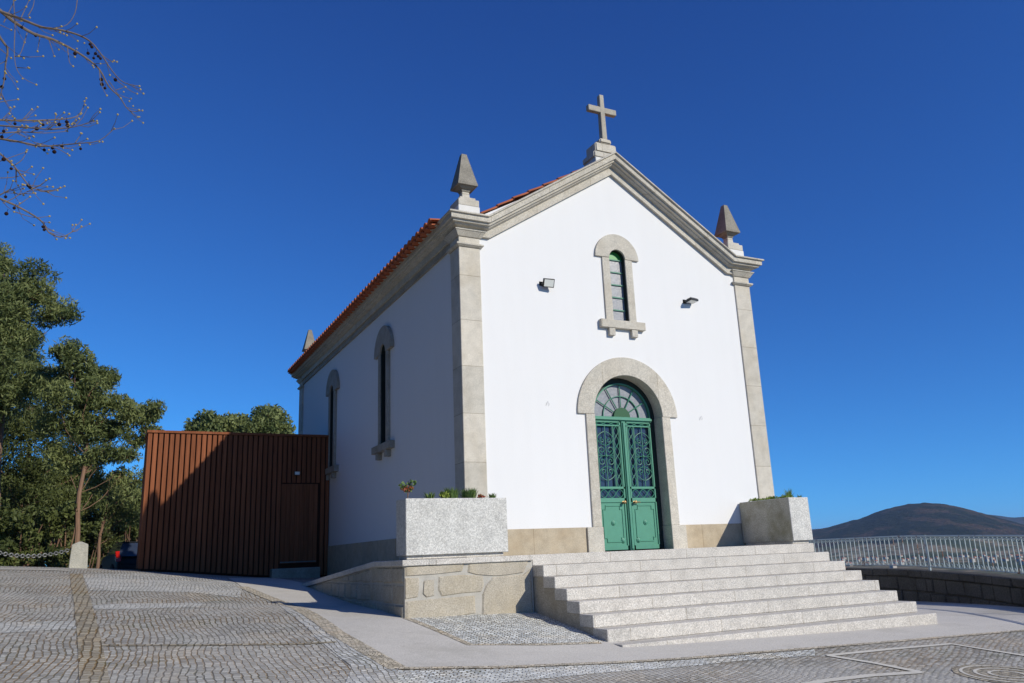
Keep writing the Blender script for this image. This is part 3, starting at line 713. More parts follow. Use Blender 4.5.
def leaves(name, mat, parent, pos, ln, wd, droop=.6, tint=None, org=None):
    """many leaf blades as one mesh: pos (n,3) world points"""
    n = len(pos); d = RNG.normal(size=(n,3)); d[:,2] -= droop*1.2; d /= np.linalg.norm(d, axis=1)[:,None]
    q = RNG.normal(size=(n,3)); s = np.cross(d, q); s /= np.linalg.norm(s, axis=1)[:,None]
    l_ = (ln*RNG.uniform(.6,1.4,n))[:,None]; w_ = (wd*RNG.uniform(.7,1.3,n))[:,None]
    o_ = np.zeros(3) ; pp = parent
    while pp is not None: o_ = o_+np.array(pp.location); pp = pp.parent
    b = pos-o_
    V = np.stack([b-d*l_/2, b+s*w_/2, b+d*l_/2, b-s*w_/2], 1).reshape(-1,3)
    me = bpy.data.meshes.new(name); me.vertices.add(4*n); me.vertices.foreach_set('co', V.ravel().astype(np.float32))
    me.loops.add(4*n); me.loops.foreach_set('vertex_index', np.arange(4*n, dtype=np.int32)); me.polygons.add(n); me.polygons.foreach_set('loop_start', np.arange(0, 4*n, 4, dtype=np.int32))
    me.update(calc_edges=True); me.validate()
    a = me.attributes.new('tint', 'FLOAT', 'POINT'); t = RNG.uniform(0,1,n) if tint is None else np.clip(tint+RNG.uniform(-.3,.3,n),0,1)
    a.data.foreach_set('value', np.repeat(t, 4).astype(np.float32)); me.materials.append(mat)
    o = bpy.data.objects.new(name, me); COL.objects.link(o)
    if parent is not None: o.parent = parent
    return o
def clump_pts(c, r, n, squash=.85):
    d = RNG.normal(size=(n,3)); d /= np.linalg.norm(d, axis=1)[:,None]
    return np.array(c)+d*(r*RNG.uniform(.25,1.,n)**.55)[:,None]*np.array([1,1,squash])

def tuft(x, y, z, h, r, n, mat, label, name='grass_tuft', cat='plant', grp='small plants growing in the granite planters'):
    m_ = MB()
    for i in range(n):
        a = random.uniform(0, 2*PI); q = r*random.uniform(.1,.6); lean = random.uniform(.1,.6)*h; hh = h*random.uniform(.6,1.1)
        bx, by = x+q*math.cos(a), y+q*math.sin(a); ex, ey = bx+lean*math.cos(a), by+lean*math.sin(a); wv = .008; px_, py_ = -math.sin(a)*wv, math.cos(a)*wv
        m_.add([(bx-px_,by-py_,z),(bx+px_,by+py_,z),((bx+ex)/2+px_*.8,(by+ey)/2+py_*.8,z+hh*.7),((bx+ex)/2-px_*.8,(by+ey)/2-py_*.8,z+hh*.7),(ex,ey,z+hh)], [(0,1,2,3),(3,2,4)])
    o = m_.build(name, mat, None, recalc=False)
    a_ = o.data.attributes.new('tint', 'FLOAT', 'POINT'); a_.data.foreach_set('value', np.repeat(RNG.uniform(0,1,n), 5).astype(np.float32))
    return tag(o, label, cat, grp)
ZS = .853
sp = thing('sapling', (-1.41,-1.08,ZS), 'small sapling with red and green leaves at left end of the long planter', 'plant')
m_ = MB(); m_.tube([(-1.41,-1.08,ZS),(-1.405,-1.08,ZS+.09),(-1.42,-1.09,ZS+.16),(-1.45,-1.1,ZS+.24)], .008, 6, .004)
m_.tube([(-1.405,-1.08,ZS+.09),(-1.37,-1.07,ZS+.17),(-1.33,-1.06,ZS+.27)], .006, 6, .003); m_.tube([(-1.42,-1.09,ZS+.15),(-1.48,-1.1,ZS+.2)], .004, 5, .003)
m_.build('stem', MT['bark'], sp)
lp = np.concatenate([clump_pts((-1.47,-1.09,ZS+.24), .065, 40), clump_pts((-1.33,-1.06,ZS+.28), .07, 45), clump_pts((-1.40,-1.08,ZS+.19), .06, 30)])
leaves('foliage', MT['leaf_grass'], sp, lp, .055, .03, .0)
leaves('red_foliage', MT['leaf_red'], sp, np.concatenate([clump_pts((-1.47,-1.09,ZS+.20), .06, 30), clump_pts((-1.38,-1.08,ZS+.2), .06, 40)]), .05, .028, .0)
tuft(-1.06,-1.1,ZS,.15,.09,70,MT['leaf_grass'],'thin grass tuft growing second from the left in the long planter')
tuft(-.70,-1.08,ZS,.21,.16,220,MT['leaf_grass'],'dense dark grass tuft beside the pale green succulent in the planter')
tuft(-.40,-1.08,ZS,.20,.18,240,MT['leaf_grass'],'dense grass tuft in front of the chapel corner pilaster')
tuft(.0,-1.1,ZS,.12,.08,90,MT['leaf_grass'],'low grass tuft at the right end of the long planter')
o = leaves('succulent', MT['leaf_lime'], None, clump_pts((-.86,-1.2,ZS+.08), .075, 120), .06, .035, -.4); tag(o, 'bright yellow green succulent at the front edge of the long planter', 'plant', 'small plants growing in the granite planters')
o = leaves('red_seedling', MT['leaf_red'], None, np.concatenate([clump_pts((-.83,-1.05,ZS+.13), .04, 14), clump_pts((-.76,-1.05,ZS+.13), .04, 14), clump_pts((-.8,-1.05,ZS+.07), .06, 24)]), .04, .012, -.5); tag(o, 'wispy red stemmed seedling rising behind the yellow green succulent', 'plant', 'small plants growing in the granite planters')
o = leaves('dry_seedling', MT['leaf_red'], None, clump_pts((-.2,-1.1,ZS+.06), .06, 60), .05, .025, -.2); tag(o, 'low brownish seedling between the two right grass tufts of the long planter', 'plant', 'small plants growing in the granite planters')
ZR = .825
o = leaves('ground_plant', MT['leaf_lime'], None, np.concatenate([clump_pts((6.3+RNG.uniform(-.10,.10), y, ZR+.03), .10, 70, .7) for y in np.arange(-1.2,-.15,.07)]), .05, .025, -.3, .2); tag(o, 'row of low green plants filling the stained planter right of the steps', 'plant')
tuft(6.38,-1.05,ZR,.22,.08,40,MT['leaf_grass'],'taller upright sprig in the stained planter')
tuft(6.48,-1.22,ZR,.10,.05,20,MT['leaf_grass'],'short sprig at the front right corner of the stained planter')

# ------------------------------------------------------------------ wooden annex
AX0, AY0, AZT = -4.655, 9.61, 3.48; AY1 = 11.0
an = thing('annex', (-2.3, 11, -.3), 'flat roofed annex clad in vertical red brown boards beside the chapel', 'annex')
m_ = MB(); m_.box(AX0+.06,.045,AY0+.06,AY1,-.9,AZT-.06); m_.build('backing', MT['timber_dark'], an)
m_ = MB(); x = AX0; pit = .131; i = 0
DX0, DX1, DZ0, DZ1 = -1.26, -.28, .03, 2.12
while x < -.02:
    z0 = g1(x, AY0)-.0; d = random.uniform(-.004,.004)
    if DX0-.02 < x < DX1-.05: m_.box(x,x+.098,AY0+.004+d,AY0+.045,DZ1+.03,AZT-.07)
    else: m_.box(x,x+.098,AY0+d,AY0+.045,z0-.1+.15,AZT-.07)
    x += pit
y = AY0+.03
while y < AY1-.1: m_.box(AX0-.002,AX0+.045,y,y+.098,.06,AZT-.07); y += pit
m_.build('cladding', MT['timber'], an, bevel=.006)
m_ = MB(); m_.box(AX0-.03,.03,AY0-.035,AY0+.06,AZT-.065,AZT); m_.box(AX0-.03,AX0+.06,AY0+.061,AY1,AZT-.065,AZT); m_.build('roof_trim', MT['timber'], an, bevel=.004)
m_ = MB(); m_.box(AX0+.06,.04,AY0+.06,AY1,AZT-.059,AZT-.03); m_.build('roof', MT['steel'], an)
m_ = MB(); x = DX0
while x < DX1-.05: m_.box(x,min(x+.12,DX1),AY0+.015,AY0+.05,DZ0,DZ1); x += .124
dr = m_.build('door', MT['timber'], an, bevel=.005)
m_ = MB(); m_.box(DX0+.02,DX1-.02,AY0+.005,AY0+.014,DZ0+.02,DZ0+.05); m_.build('kick_rail', MT['steel'], dr)
m_ = MB(); m_.box(-1.5,-.25,AY0-.32,AY0-.003,-.6,-.09); m_.build('doorstep', MT['granite_dark'], an, bevel=.01)
la = thing('wall_lamp', (-.875, AY0, 2.38), 'small pale box lamp above the annex door', 'lamp')
m_ = MB(); m_.box(-.95,-.80,AY0-.09,AY0,2.35,2.45); m_.build('housing', MT['black'], la, bevel=.006)
m_ = MB(); m_.box(-.94,-.81,AY0-.098,AY0-.091,2.36,2.44); m_.build('diffuser', MT['lampglass'], la)

# floodlights
def flood(x, z, tilt, yaw, label):
    t = thing('floodlight', (x,.05,z), label, 'floodlight', 'floodlights on the chapel front')
    m_ = MB(); m_.tube([(x-.09,.05,z+.02),(x-.09,-.06,z)], .015, 8); m_.box(x-.14,x-.04,.03,.049,z-.03,z+.06); m_.build('bracket', MT['steel'], t)
    Rm = Matrix.Translation((x,-.10,z)) @ Matrix.Rotation(yaw, 4, 'Z') @ Matrix.Rotation(tilt, 4, 'X') @ Matrix.Scale(.74, 4)
    def bx(mb, a, b, y0, y1, c, d):
        q = MB(); q.box(a,b,y0,y1,c,d); mb.add([Rm @ Vector(v) for v in q.v], q.f)
    m_ = MB(); bx(m_,-.155,.155,-.02,.045,-.115,.115); 
    for j in range(6): bx(m_,-.12+j*.045,-.105+j*.045,.0455,.075,-.09,.09)
    m_.build('housing', MT['black'], t, bevel=.008)
    m_ = MB(); bx(m_,-.132,.132,-.024,-.0205,-.092,.092); m_.build('glass', MT['lampglass'], t)
flood(1.82,5.05,math.radians(24),math.radians(-6),'black floodlight facing outward on the white wall left of the upper window')
flood(5.28,5.05,math.radians(84),math.radians(10),'floodlight tilted down on the white wall right of the upper window')
for x, z in ((1.72,2.72),(5.30,2.58)):
    m_ = MB(); m_.tube([(x-.03,.028,z-.05),(x,.0,z+.03),(x+.03,.01,z-.02),(x+.03,.028,z-.05)], .0022, 4)
    tag(m_.build('wall_hook', MT['black']), 'thin bent wire hook on the white wall %s of the door arch' % ('left' if x < 3 else 'right'), 'hook', 'wire hooks on the chapel front')

# ------------------------------------------------------------------ parapet and railing
pa = thing('parapet_wall', (13.2, 1.7, -1.55), 'curved dark granite parapet wall under the railing at the plaza edge', 'wall')
seg = []
for (a, b), (c, d) in zip(PAR[:-1], PAR[1:]):
    n = max(1, int(math.hypot(c-a, d-b)/.5)); seg += [(a+(c-a)*i/n, b+(d-b)*i/n) for i in range(n)]
seg.append(PAR[-1]); seg = [np.array(q) for q in seg]
for _ in range(2): seg = [seg[0]]+[(seg[i-1]+2*seg[i]+seg[i+1])/4 for i in range(1, len(seg)-1)]+[seg[-1]]
cum = [0.]
for a, b in zip(seg[:-1], seg[1:]): cum.append(cum[-1]+float(np.linalg.norm(b-a)))
def onpar(s, off=0.):
    s = min(max(s, 0), cum[-1]-1e-6); i = max(j for j in range(len(cum)) if cum[j] <= s); i = min(i, len(seg)-2)
    t = (s-cum[i])/(cum[i+1]-cum[i]); q = seg[i]*(1-t)+seg[i+1]*t; d = (seg[i+1]-seg[i])/np.linalg.norm(seg[i+1]-seg[i]); nn = np.array([d[1], -d[0]])
    return q+nn*off, d
ZP = -.735
def dip(s): return -.115*min(1.4, max(0., (2.2-float(onpar(s)[0][1]))/4.8))       # the wall top falls gently towards the viewer
m_ = MB(); n = int(cum[-1]/.4)
def pwall(mb, o0, o1, z0, z1):
    vs = []
    for i in range(n+1):
        a, _ = onpar(cum[-1]*i/n, o0); b, _ = onpar(cum[-1]*i/n, o1); q = dip(cum[-1]*i/n); vs += [(*a,z0),(*b,z0),(*b,z1+q),(*a,z1+q)]
    mb.add(vs, [(4*i+k_, 4*i+(k_+1) % 4, 4*i+4+(k_+1) % 4, 4*i+4+k_) for i in range(n) for k_ in range(4)])
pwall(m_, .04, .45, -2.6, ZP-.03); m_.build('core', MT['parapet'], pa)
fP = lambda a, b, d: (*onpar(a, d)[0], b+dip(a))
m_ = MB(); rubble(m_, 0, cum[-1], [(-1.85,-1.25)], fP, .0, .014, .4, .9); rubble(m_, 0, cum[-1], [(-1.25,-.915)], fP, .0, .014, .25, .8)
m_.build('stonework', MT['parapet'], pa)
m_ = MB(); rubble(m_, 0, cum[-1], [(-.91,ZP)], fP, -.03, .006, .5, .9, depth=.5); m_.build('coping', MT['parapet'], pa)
ra = thing('railing', (13.2,1.7,ZP), 'pale rusty iron railing with scrollwork along the plaza edge', 'railing')
def rpt(s, z, off=.2): q, d = onpar(s, off); return (float(q[0]), float(q[1]), z+dip(s))
S0, S1 = 8.2, cum[-1]-3.; NS = 70
m_ = MB(); m_.tube([rpt(S0+(S1-S0)*i/NS, ZP+.815) for i in range(NS+1)], .020, 8); m_.build('top_rail', MT['rail'], ra, smooth=True)
m_ = MB(); m_.tube([rpt(S0+(S1-S0)*i/NS, ZP+.08) for i in range(NS+1)], .014, 6); m_.tube([rpt(S0+(S1-S0)*i/NS, ZP+.765) for i in range(NS+1)], .012, 6); m_.build('rail', MT['rail'], ra, smooth=True)
sc = MB(); nb = min(98, int((S1-S0)/.175)); dS = (S1-S0)/nb
for i in range(nb):
    s = S0+i*dS; m_ = MB(); m_.tube([rpt(s, ZP+.08), rpt(s, ZP+.80)], .0125, 5); m_.build('bar', MT['rail'], ra)
    sc.tube([(lambda q: (q[0], q[1], q[2]))(rpt(s+dS/2+.045*math.cos(2*PI*j/10), ZP+.13+.045*math.sin(2*PI*j/10))) for j in range(10)], .008, 4, closed=True)
    sc.tube([rpt(s+dS/2+.04*math.cos(PI*j/6), ZP+.765-.04*math.sin(PI*j/6)) for j in range(7)], .007, 4)
struct(sc.build('scrollwork', MT['rail'], ra), 'stuff')
s_ = S0
SPOST = min(np.linspace(S0, S1, 400), key=lambda s: abs(onpar(s)[0][1]-1.11))
for ds in (-6.5,0,6.5):
    if S0 < SPOST+ds < S1: m_ = MB(); m_.tube([rpt(SPOST+ds, ZP-.05), rpt(SPOST+ds, ZP+.84)], .03, 8); m_.build('post', MT['rail'], ra)

# ------------------------------------------------------------------ stone post and chain
def stone_post(x, y, label):
    z = g1(x, y); t = thing('stone_post', (x, y, z), label, 'post', 'stone posts carrying the chain')
    m_ = MB(); a0, a1 = .215, .185; m_.frustum(x,y,z-.1,z+.58,a0,a0*.75,a1,a1*.75)
    m_.build('shaft', MT['post'], t, bevel=.012)
    m_ = MB(); m_.frustum(x,y,z+.581,z+.655,a1,a1*.75,.03,.02); m_.build('top', MT['post'], t, bevel=.01)
P1 = at(78,568,24); P0 = at(-38,569,23.4)
stone_post(P1.x, P1.y, 'squat granite post with pointed top at left end of the plaza'); stone_post(P0.x, P0.y, 'granite post holding the far left end of the chain')
ch = MB(); A = Vector((P0.x+.2, P0.y, g1(P0.x,P0.y)+.47)); B = Vector((P1.x-.2, P1.y, g1(P1.x,P1.y)+.47)); NL = 34
for i in range(NL):
    t = (i+.5)/NL; c = A.lerp(B, t); c.z -= .33*4*t*(1-t)*.62; t2 = t+.01; c2 = A.lerp(B, t2); c2.z -= .33*4*t2*(1-t2)*.62
    d = (c2-c).normalized(); s_ = Vector((0,0,1)).cross(d).normalized() if i % 2 else d.cross(Vector((0,0,1)).cross(d)).normalized(); h = (B-A).length/NL*.64
    ch.tube([c+d*h*math.cos(2*PI*k_/10)+s_*.04*math.sin(2*PI*k_/10) for k_ in range(10)], .014, 5, closed=True)
tag(ch.build('chain', MT['steel']), 'grey steel chain sagging from the stone post in front of the bushes', 'chain')

# ------------------------------------------------------------------ trees
def tree(name, base, top, r, clumps, mat, label, cat, grp, D, ppm_leaf, spread=1.2, lean=None, nl=260, leaf=(.175,.042), bark='bark', sq=.85):
    """tapered trunk, a limb to every leaf clump, and the crown's leaves as one mesh"""
    t = thing(name, base, label, cat, grp); base = Vector(base); top = Vector(top)
    m_ = MB(); N = 10; path = [base.lerp(top, i/N)+Vector((math.sin(i*1.3)*.05, math.cos(i*1.7)*.05, 0))*(i > 0) for i in range(N+1)]; path[0] = base-Vector((0,0,.3))
    m_.tube(path, r, 8, r*.35); m_.build('trunk', MT[bark], t, smooth=True)
    lb = MB(); pts = []; tn = []
    for (u, v, rp) in clumps:
        c = at(u, v, D+random.uniform(-spread, spread)); rr = rp*D/FPX*1.3
        zf = (c.z-rr*.8-base.z)/max(.1, top.z-base.z); i = int(max(2, min(N-1, zf*N*.85))); s0 = path[i]
        mid = s0.lerp(c, .55)+Vector((random.uniform(-.2,.2), random.uniform(-.2,.2), -.1*(c-s0).length))
        lb.tube([s0, s0.lerp(mid,.5)+Vector((0,0,-.05)), mid, c], r*.16, 5, .008)
        nn = int(nl*3.6*(rp/14.)**2)+60
        n_sub = 8; tt = random.uniform(.25,.75)
        for q in range(n_sub):
            d = RNG.normal(size=3); d /= np.linalg.norm(d); cc = np.array(c)+d*rr*.62*np.array([1,1,.8]); pq = clump_pts(cc, rr*random.uniform(.45,.75), nn//n_sub, sq); pts.append(pq); tn.append(np.full(len(pq), tt+random.uniform(-.2,.2)))
            lb.tube([c.lerp(mid, .2), Vector(cc)], .015, 4, .006)
    lb.build('limbs', MT[bark], t, smooth=True)
    leaves('crown', mat, t, np.concatenate(pts), leaf[0], leaf[1], .6, np.concatenate(tn))
    return t
T1 = [(5,258,13),(-12,268,20),(0,285,16),(33,278,14),(38,292,12),(20,300,14),(55,305,12),(48,315,11),(66,313,9),(8,318,16),(27,328,13),(-5,338,18),(15,350,16),(3,372,20),(25,345,12),(-18,310,24),(-18,352,24),(25,388,14),(3,402,18),(-18,395,24),(30,362,10)]
T2 = [(66,350,11),(76,360,12),(58,354,7),(80,374,13),(64,378,10),(98,376,12),(107,379,8),(90,390,13),(42,372,8),(45,388,12),(57,396,13),(101,400,11),(120,404,9),(74,404,13),(139,414,12),(155,411,9),(128,412,9),(150,428,9),(135,440,8),(117,432,10),(100,425,13),(80,428,14),(60,424,14),(112,452,10),(128,456,7),(92,458,11),(70,458,13),(100,482,10),(121,476,8)]
T4 = [(75,445,14),(85,470,13),(100,455,12),(80,500,15),(60,470,16),(95,495,13),(30,405,18),(10,430,22),(35,432,18),(8,470,24),(40,468,18),(55,446,12),(20,502,22),(50,498,16),(-20,440,26),(-20,490,26),(64,480,12),(70,505,12)]
T3 = [(130,494,13),(136,478,9),(122,484,10),(132,516,13),(112,508,11),(126,502,12),(140,500,12)]
def gb(u, v, D): q = at(u, v, D); return (q.x, q.y, g1(q.x, q.y))
G_T = 'trees beyond the plaza edge'
tree('eucalyptus_tree', gb(-8,560,32), at(8,290,32), .2, T1, MT['leaf_euc'], 'tallest eucalyptus rising at the far left edge', 'tree', G_T, 32, 25, nl=420)
tree('eucalyptus_tree', gb(73,568,28.5), at(92,385,29.5), .085, T2, MT['leaf_euc'], 'slender eucalyptus with bare reddish trunk behind the stone post', 'tree', G_T, 29.5, 27, nl=420)
tree('bushy_tree', gb(30,560,37), at(30,440,37), .2, T4, MT['leaf_dark'], 'dark bushy tree between the two eucalyptus trees', 'tree', G_T, 37, 22, 1.5, nl=420)
tree('young_tree', gb(96,560,35), at(112,470,35), .07, T3, MT['leaf_euc'], 'small leaning tree just left of the wooden annex', 'tree', G_T, 35, 23, nl=300)
T5 = [(208,424,12),(236,426,12),(200,430,11),(214,425,11),(229,424,11),(243,429,9),(191,436,8),(251,425,8),(222,436,12),(205,446,12),(240,444,12)]
T6 = [(262,420,11),(272,416,10),(266,417,11),(256,424,9),(275,422,11),(284,431,9),(268,430,12),(288,440,8),(262,444,12),(280,446,12)]
tree('round_tree', gb(220,560,50), at(220,440,50), .25, T5, MT['leaf_euc'], 'low wide tree crown showing over the middle of the annex roof', 'tree', G_T, 50, 16, 1.5, nl=420, leaf=(.24,.11))
tree('round_tree', gb(270,560,50), at(270,435,50), .25, T6, MT['leaf_euc'], 'rounder taller tree crown showing over the annex roof beside the chapel', 'tree', G_T, 51, 16, 1.5, nl=420, leaf=(.24,.11))
T7 = [(15,520,22),(45,525,22),(78,525,20),(100,535,18),(118,540,18),(138,530,18),(30,490,24),(70,490,22),(110,505,20),(-12,510,24),(88,548,14),(128,552,14),(20,548,16),(55,548,16)]
tree('bushy_tree', gb(60,566,46), at(60,480,46), .2, T7, MT['leaf_dark'], 'broad dark tree mass farthest back under the eucalyptus crowns', 'tree', G_T, 46, 18, 2.5, nl=330, leaf=(.24,.12))
SH = [(84,540,15,'leaf_dark','low dark shrub right of the stone post'),(0,530,22,'leaf_dark','dark shrub at the far left behind the chain'),(24,533,20,'leaf_dark','dark shrub behind the lowest point of the chain'),(48,532,19,'leaf_dark','dark shrub behind the chain just left of the stone post'),(64,522,14,'leaf_mid','olive shrub directly behind the stone post'),
      (96,538,15,'leaf_mid','yellowish shrub right of the reddish trunk'),(112,526,15,'leaf_mid','yellow green shrub above the parked car'),(130,530,16,'leaf_dark','dark shrub beside the annex corner'),(142,500,16,'leaf_dark','tall dark shrub partly hidden by the annex corner'),(118,500,16,'leaf_dark','tall dark shrub behind the small leaning tree')]
for u, v, rp, mm, lab in SH:
    D = 28+random.uniform(0,3) if u < 70 else 43.+random.uniform(0,2); b = gb(u, 566, D)
    t = thing('shrub', b, lab, 'shrub', 'shrubs along the plaza edge')
    rr = rp*D/FPX; c0_ = at(u, v, D); pts = []; lb = MB(); tn = []
    for q in range(16):
        cc = Vector((c0_.x+random.uniform(-1,1)*rr*.85, c0_.y+random.uniform(-.8,.8)*rr, b[2]+random.uniform(.05,1)*(c0_.z+rr-b[2])))
        pq = clump_pts(cc, rr*random.uniform(.35,.55), 170); pts.append(pq); tn.append(np.full(len(pq), random.uniform(.15,.85))); lb.tube([Vector(b)-Vector((0,0,.1)), Vector(b).lerp(cc,.5)+Vector((random.uniform(-.1,.1),0,.1)), cc], .03, 5, .008)
    lb.build('stems', MT['bark'], t); leaves('foliage', MT[mm], t, np.concatenate(pts), .15, .075, .2, np.concatenate(tn))

# unseen trees added outside the frame to block sky light on the side wall
for i, (bx0, by0, hh) in enumerate([(-13.5,-8.5,14.),(-12.8,-4.,15.5),(-12.6,.5,16.),(-12.8,5.,15.5),(-14.,9.5,15.),(-18.,-6.,17.),(-18.,3.,17.)]):
    zb = g1(bx0, by0); t = thing('sky_blocker_tree', (bx0,by0,zb), 'unseen dense tree added to block sky light left of the plaza', 'tree', 'added trees blocking sky light left of the plaza')
    m_ = MB(); m_.tube([(bx0,by0,zb-.3),(bx0+.1,by0,zb+hh*.4),(bx0,by0+.1,zb+hh*.8)], .25, 8, .06); m_.build('trunk', MT['bark'], t, smooth=True)
    pts = []
    for q in range(60):
        f_ = random.uniform(.08,.95); a = random.uniform(0,2*PI); rr = 2.5*(1-.5*f_)*random.uniform(.5,1); pts.append(clump_pts((bx0+rr*math.cos(a),by0+rr*math.sin(a),zb+hh*f_), 1.15, 230))
    leaves('crown', MT['leaf_dark'], t, np.concatenate(pts), .30, .16, .4)

# bare tree reaching in from the left
bt = thing('bare_tree', gb(-330,640,6.6), 'bare winter tree with seed balls reaching in at the upper left', 'tree')
bb = Vector(bt.location); S8 = 683/256.
def bp(u, v, D): return at(u/S8, v/S8, D)
tw = MB(); hub = {}
def trunkpt(z): return Vector((bb.x+.1*math.sin(z), bb.y+.08*z/5, bb.z+z))
m_ = MB(); m_.tube([trunkpt(z_)-Vector((0,0,.3 if z_ == 0 else 0)) for z_ in (0,.8,1.6,2.6,3.6,4.6,5.6,6.4,7.2)], .19, 10, .05); m_.build('trunk', MT['bark_pale'], bt, smooth=True)
BR = [([(0,30),(60,52),(110,72),(150,78),(200,90),(240,110),(270,145),(300,190),(330,220),(372,230)],.011,5.9,5.7,3.9),
 ([(0,28),(40,60),(90,90),(140,105),(190,130),(230,155),(265,185),(290,230),(320,260),(345,295),(380,295)],.013,6.1,6.3,4.0),
 ([(0,320),(60,322),(130,320),(190,315),(215,300),(230,262)],.009,6.3,6.5,3.0),([(0,335),(70,340),(140,345),(200,338),(250,322)],.008,6.0,5.8,3.0),
 ([(0,370),(50,378),(110,390),(160,387),(215,382),(265,375),(305,343)],.010,6.2,6.0,2.7),([(0,410),(35,440),(65,480),(85,500),(130,512),(172,497)],.007,6.1,6.2,2.5),
 ([(0,530),(45,550),(90,575),(115,595),(130,620),(160,632),(190,620),(202,600)],.008,6.2,6.4,2.1),([(0,100),(20,130),(15,170),(10,220),(-2,262)],.011,6.0,6.1,3.6),([(0,355),(60,352),(120,355),(180,350)],.007,6.5,6.6,2.9),([(0,520),(30,505),(50,520),(85,505)],.006,6.4,6.3,2.3)]
SUBT = [[(345,295),(368,312)],[(300,205),(345,240),(366,250)],[(270,145),(290,160),(312,165)],[(265,185),(270,225),(285,255)],[(180,125),(185,165),(195,177)],[(206,0),(200,35),(180,65),(150,75)],
 [(35,-5),(40,60),(38,140),(45,185),(65,210),(97,226)],[(75,42),(88,18),(92,-5)],[(38,150),(80,152),(115,150)],[(45,180),(78,182)],[(72,88),(60,130),(50,150)],[(106,100),(100,137)],[(130,105),(145,150)],[(0,272),(48,265)],
 [(148,322),(148,303)],[(62,318),(85,292)],[(5,320),(38,285)],[(200,382),(218,356)],[(90,380),(150,395),(185,415)],[(40,440),(60,425),(72,400)],[(35,450),(90,465)],[(0,475),(50,470),(85,445)],[(0,430),(70,405)],[(40,565),(90,580),(132,577)],[(45,550),(80,525)],[(8,542),(50,520),(60,492)],[(310,240),(335,232)],[(290,215),(322,262)],[(215,300),(195,328)],[(0,66),(30,80)],[(10,60),(40,0)],[(0,130),(30,155)],[(55,50),(78,0)]]
tips = []; stems = []
def smooth_path(P):
    out = []
    for i in range(len(P)-1):
        a, b, c, d = P[max(0,i-1)], P[i], P[i+1], P[min(len(P)-1,i+2)]
        for s in (0,.33,.66): out.append(.5*((2*b)+(c-a)*s+(2*a-5*b+4*c-d)*s*s+(3*b-a-3*c+d)*s**3))
    return out+[P[-1]]
for pts, r, d0, d1, zt in BR:
    P = [bp(u, v, d0+(d1-d0)*i/(len(pts)-1)) for i, (u, v) in enumerate(pts)]
    s = trunkpt(zt); q_ = P[0]+(P[0]-P[1]).normalized()*.45; P = [s, s.lerp(q_, .6)+Vector((0,0,.05)), q_]+P
    stems.append(P)
    tw.tube(smooth_path(P), r*1.15, 6, .0022); tips.append(P[-1])
for pts in SUBT:
    D = 6.1+random.uniform(-.2,.2); P = [bp(u, v, D) for u, v in pts]; tw.tube(smooth_path(P) if len(P) > 2 else P, .0034, 5, .0017); tips.append(P[-1])
for P in stems:                                    # fine side twigs, kinked at the buds
    for q in range(12):
        i = random.randrange(3, len(P)-1); a = P[i].lerp(P[i+1], random.random()); d = (P[i+1]-P[i]).normalized(); e = Vector(RNG.normal(size=3)); e = (e-d*e.dot(d)).normalized()
        g_ = (d*.75+e*.65+Vector((0,0,.1))).normalized(); ln = random.uniform(.06,.20); m0 = a+g_*ln*.5; g2 = (g_+e*random.uniform(-.5,.3)+Vector((0,0,.25))).normalized(); b = m0+g2*ln*.5
        tw.tube([a, m0, b], .0026, 5, .0013); tips.append(b)
tw.build('branches', MT['bark_pale'], bt, smooth=True)
BALLS = [(245,125),(262,150),(255,143),(268,156),(240,118),(308,213),(270,212),(272,225),(280,235),(200,143),(95,95),(58,73),(30,40),(12,210),(5,232),(178,325),(180,335),(158,332),(40,330),(98,343),(115,333),(140,395),(145,405),(118,400),(215,397),(165,390),(75,495),(80,500),(38,555),(17,570),(115,605),(118,613),(30,450),(10,425),(15,525),(5,365),(10,350),(250,155),(235,142)]
k = NM('seed_ball', .95, .1); k.color((.022,.012,.012)); MT['seed'] = k.m
k = NM('bud', .7, .3); k.color((.36,.28,.10)); MT['bud'] = k.m
for u, v in BALLS:
    c = bp(u, v, 6.1+random.uniform(-.15,.15)); m_ = MB(); m_.ball(c, random.uniform(.010,.0145), 8, 6); m_.tube([c, c+Vector((random.uniform(-.01,.01),0,.035))], .0015, 4)
    m_.build('seed_ball', MT['seed'], bt, smooth=True)
bd_ = MB()
for i, tpt in enumerate(tips):
    if i < 96: q_ = MB(); q_.ball(tpt, .0075, 6, 5); q_.build('bud', MT['bud'], bt)
    else: bd_.ball(tpt, .0075, 6, 5)
for u, v in [(150,306),(225,270),(228,280),(215,305),(200,330),(215,355),(60,210),(75,180),(150,78),(300,165),(330,245),(345,270),(355,283),(372,312),(285,255),(170,90),(250,180),(268,170),(205,130),(225,115),(265,378),(240,385),(180,410),(168,395),(130,400),(110,330),(165,315),(45,150)]: bd_.ball(bp(u, v, 6.1), .0065, 6, 5)
struct(bd_.build('buds', MT['bud'], bt), 'stuff')

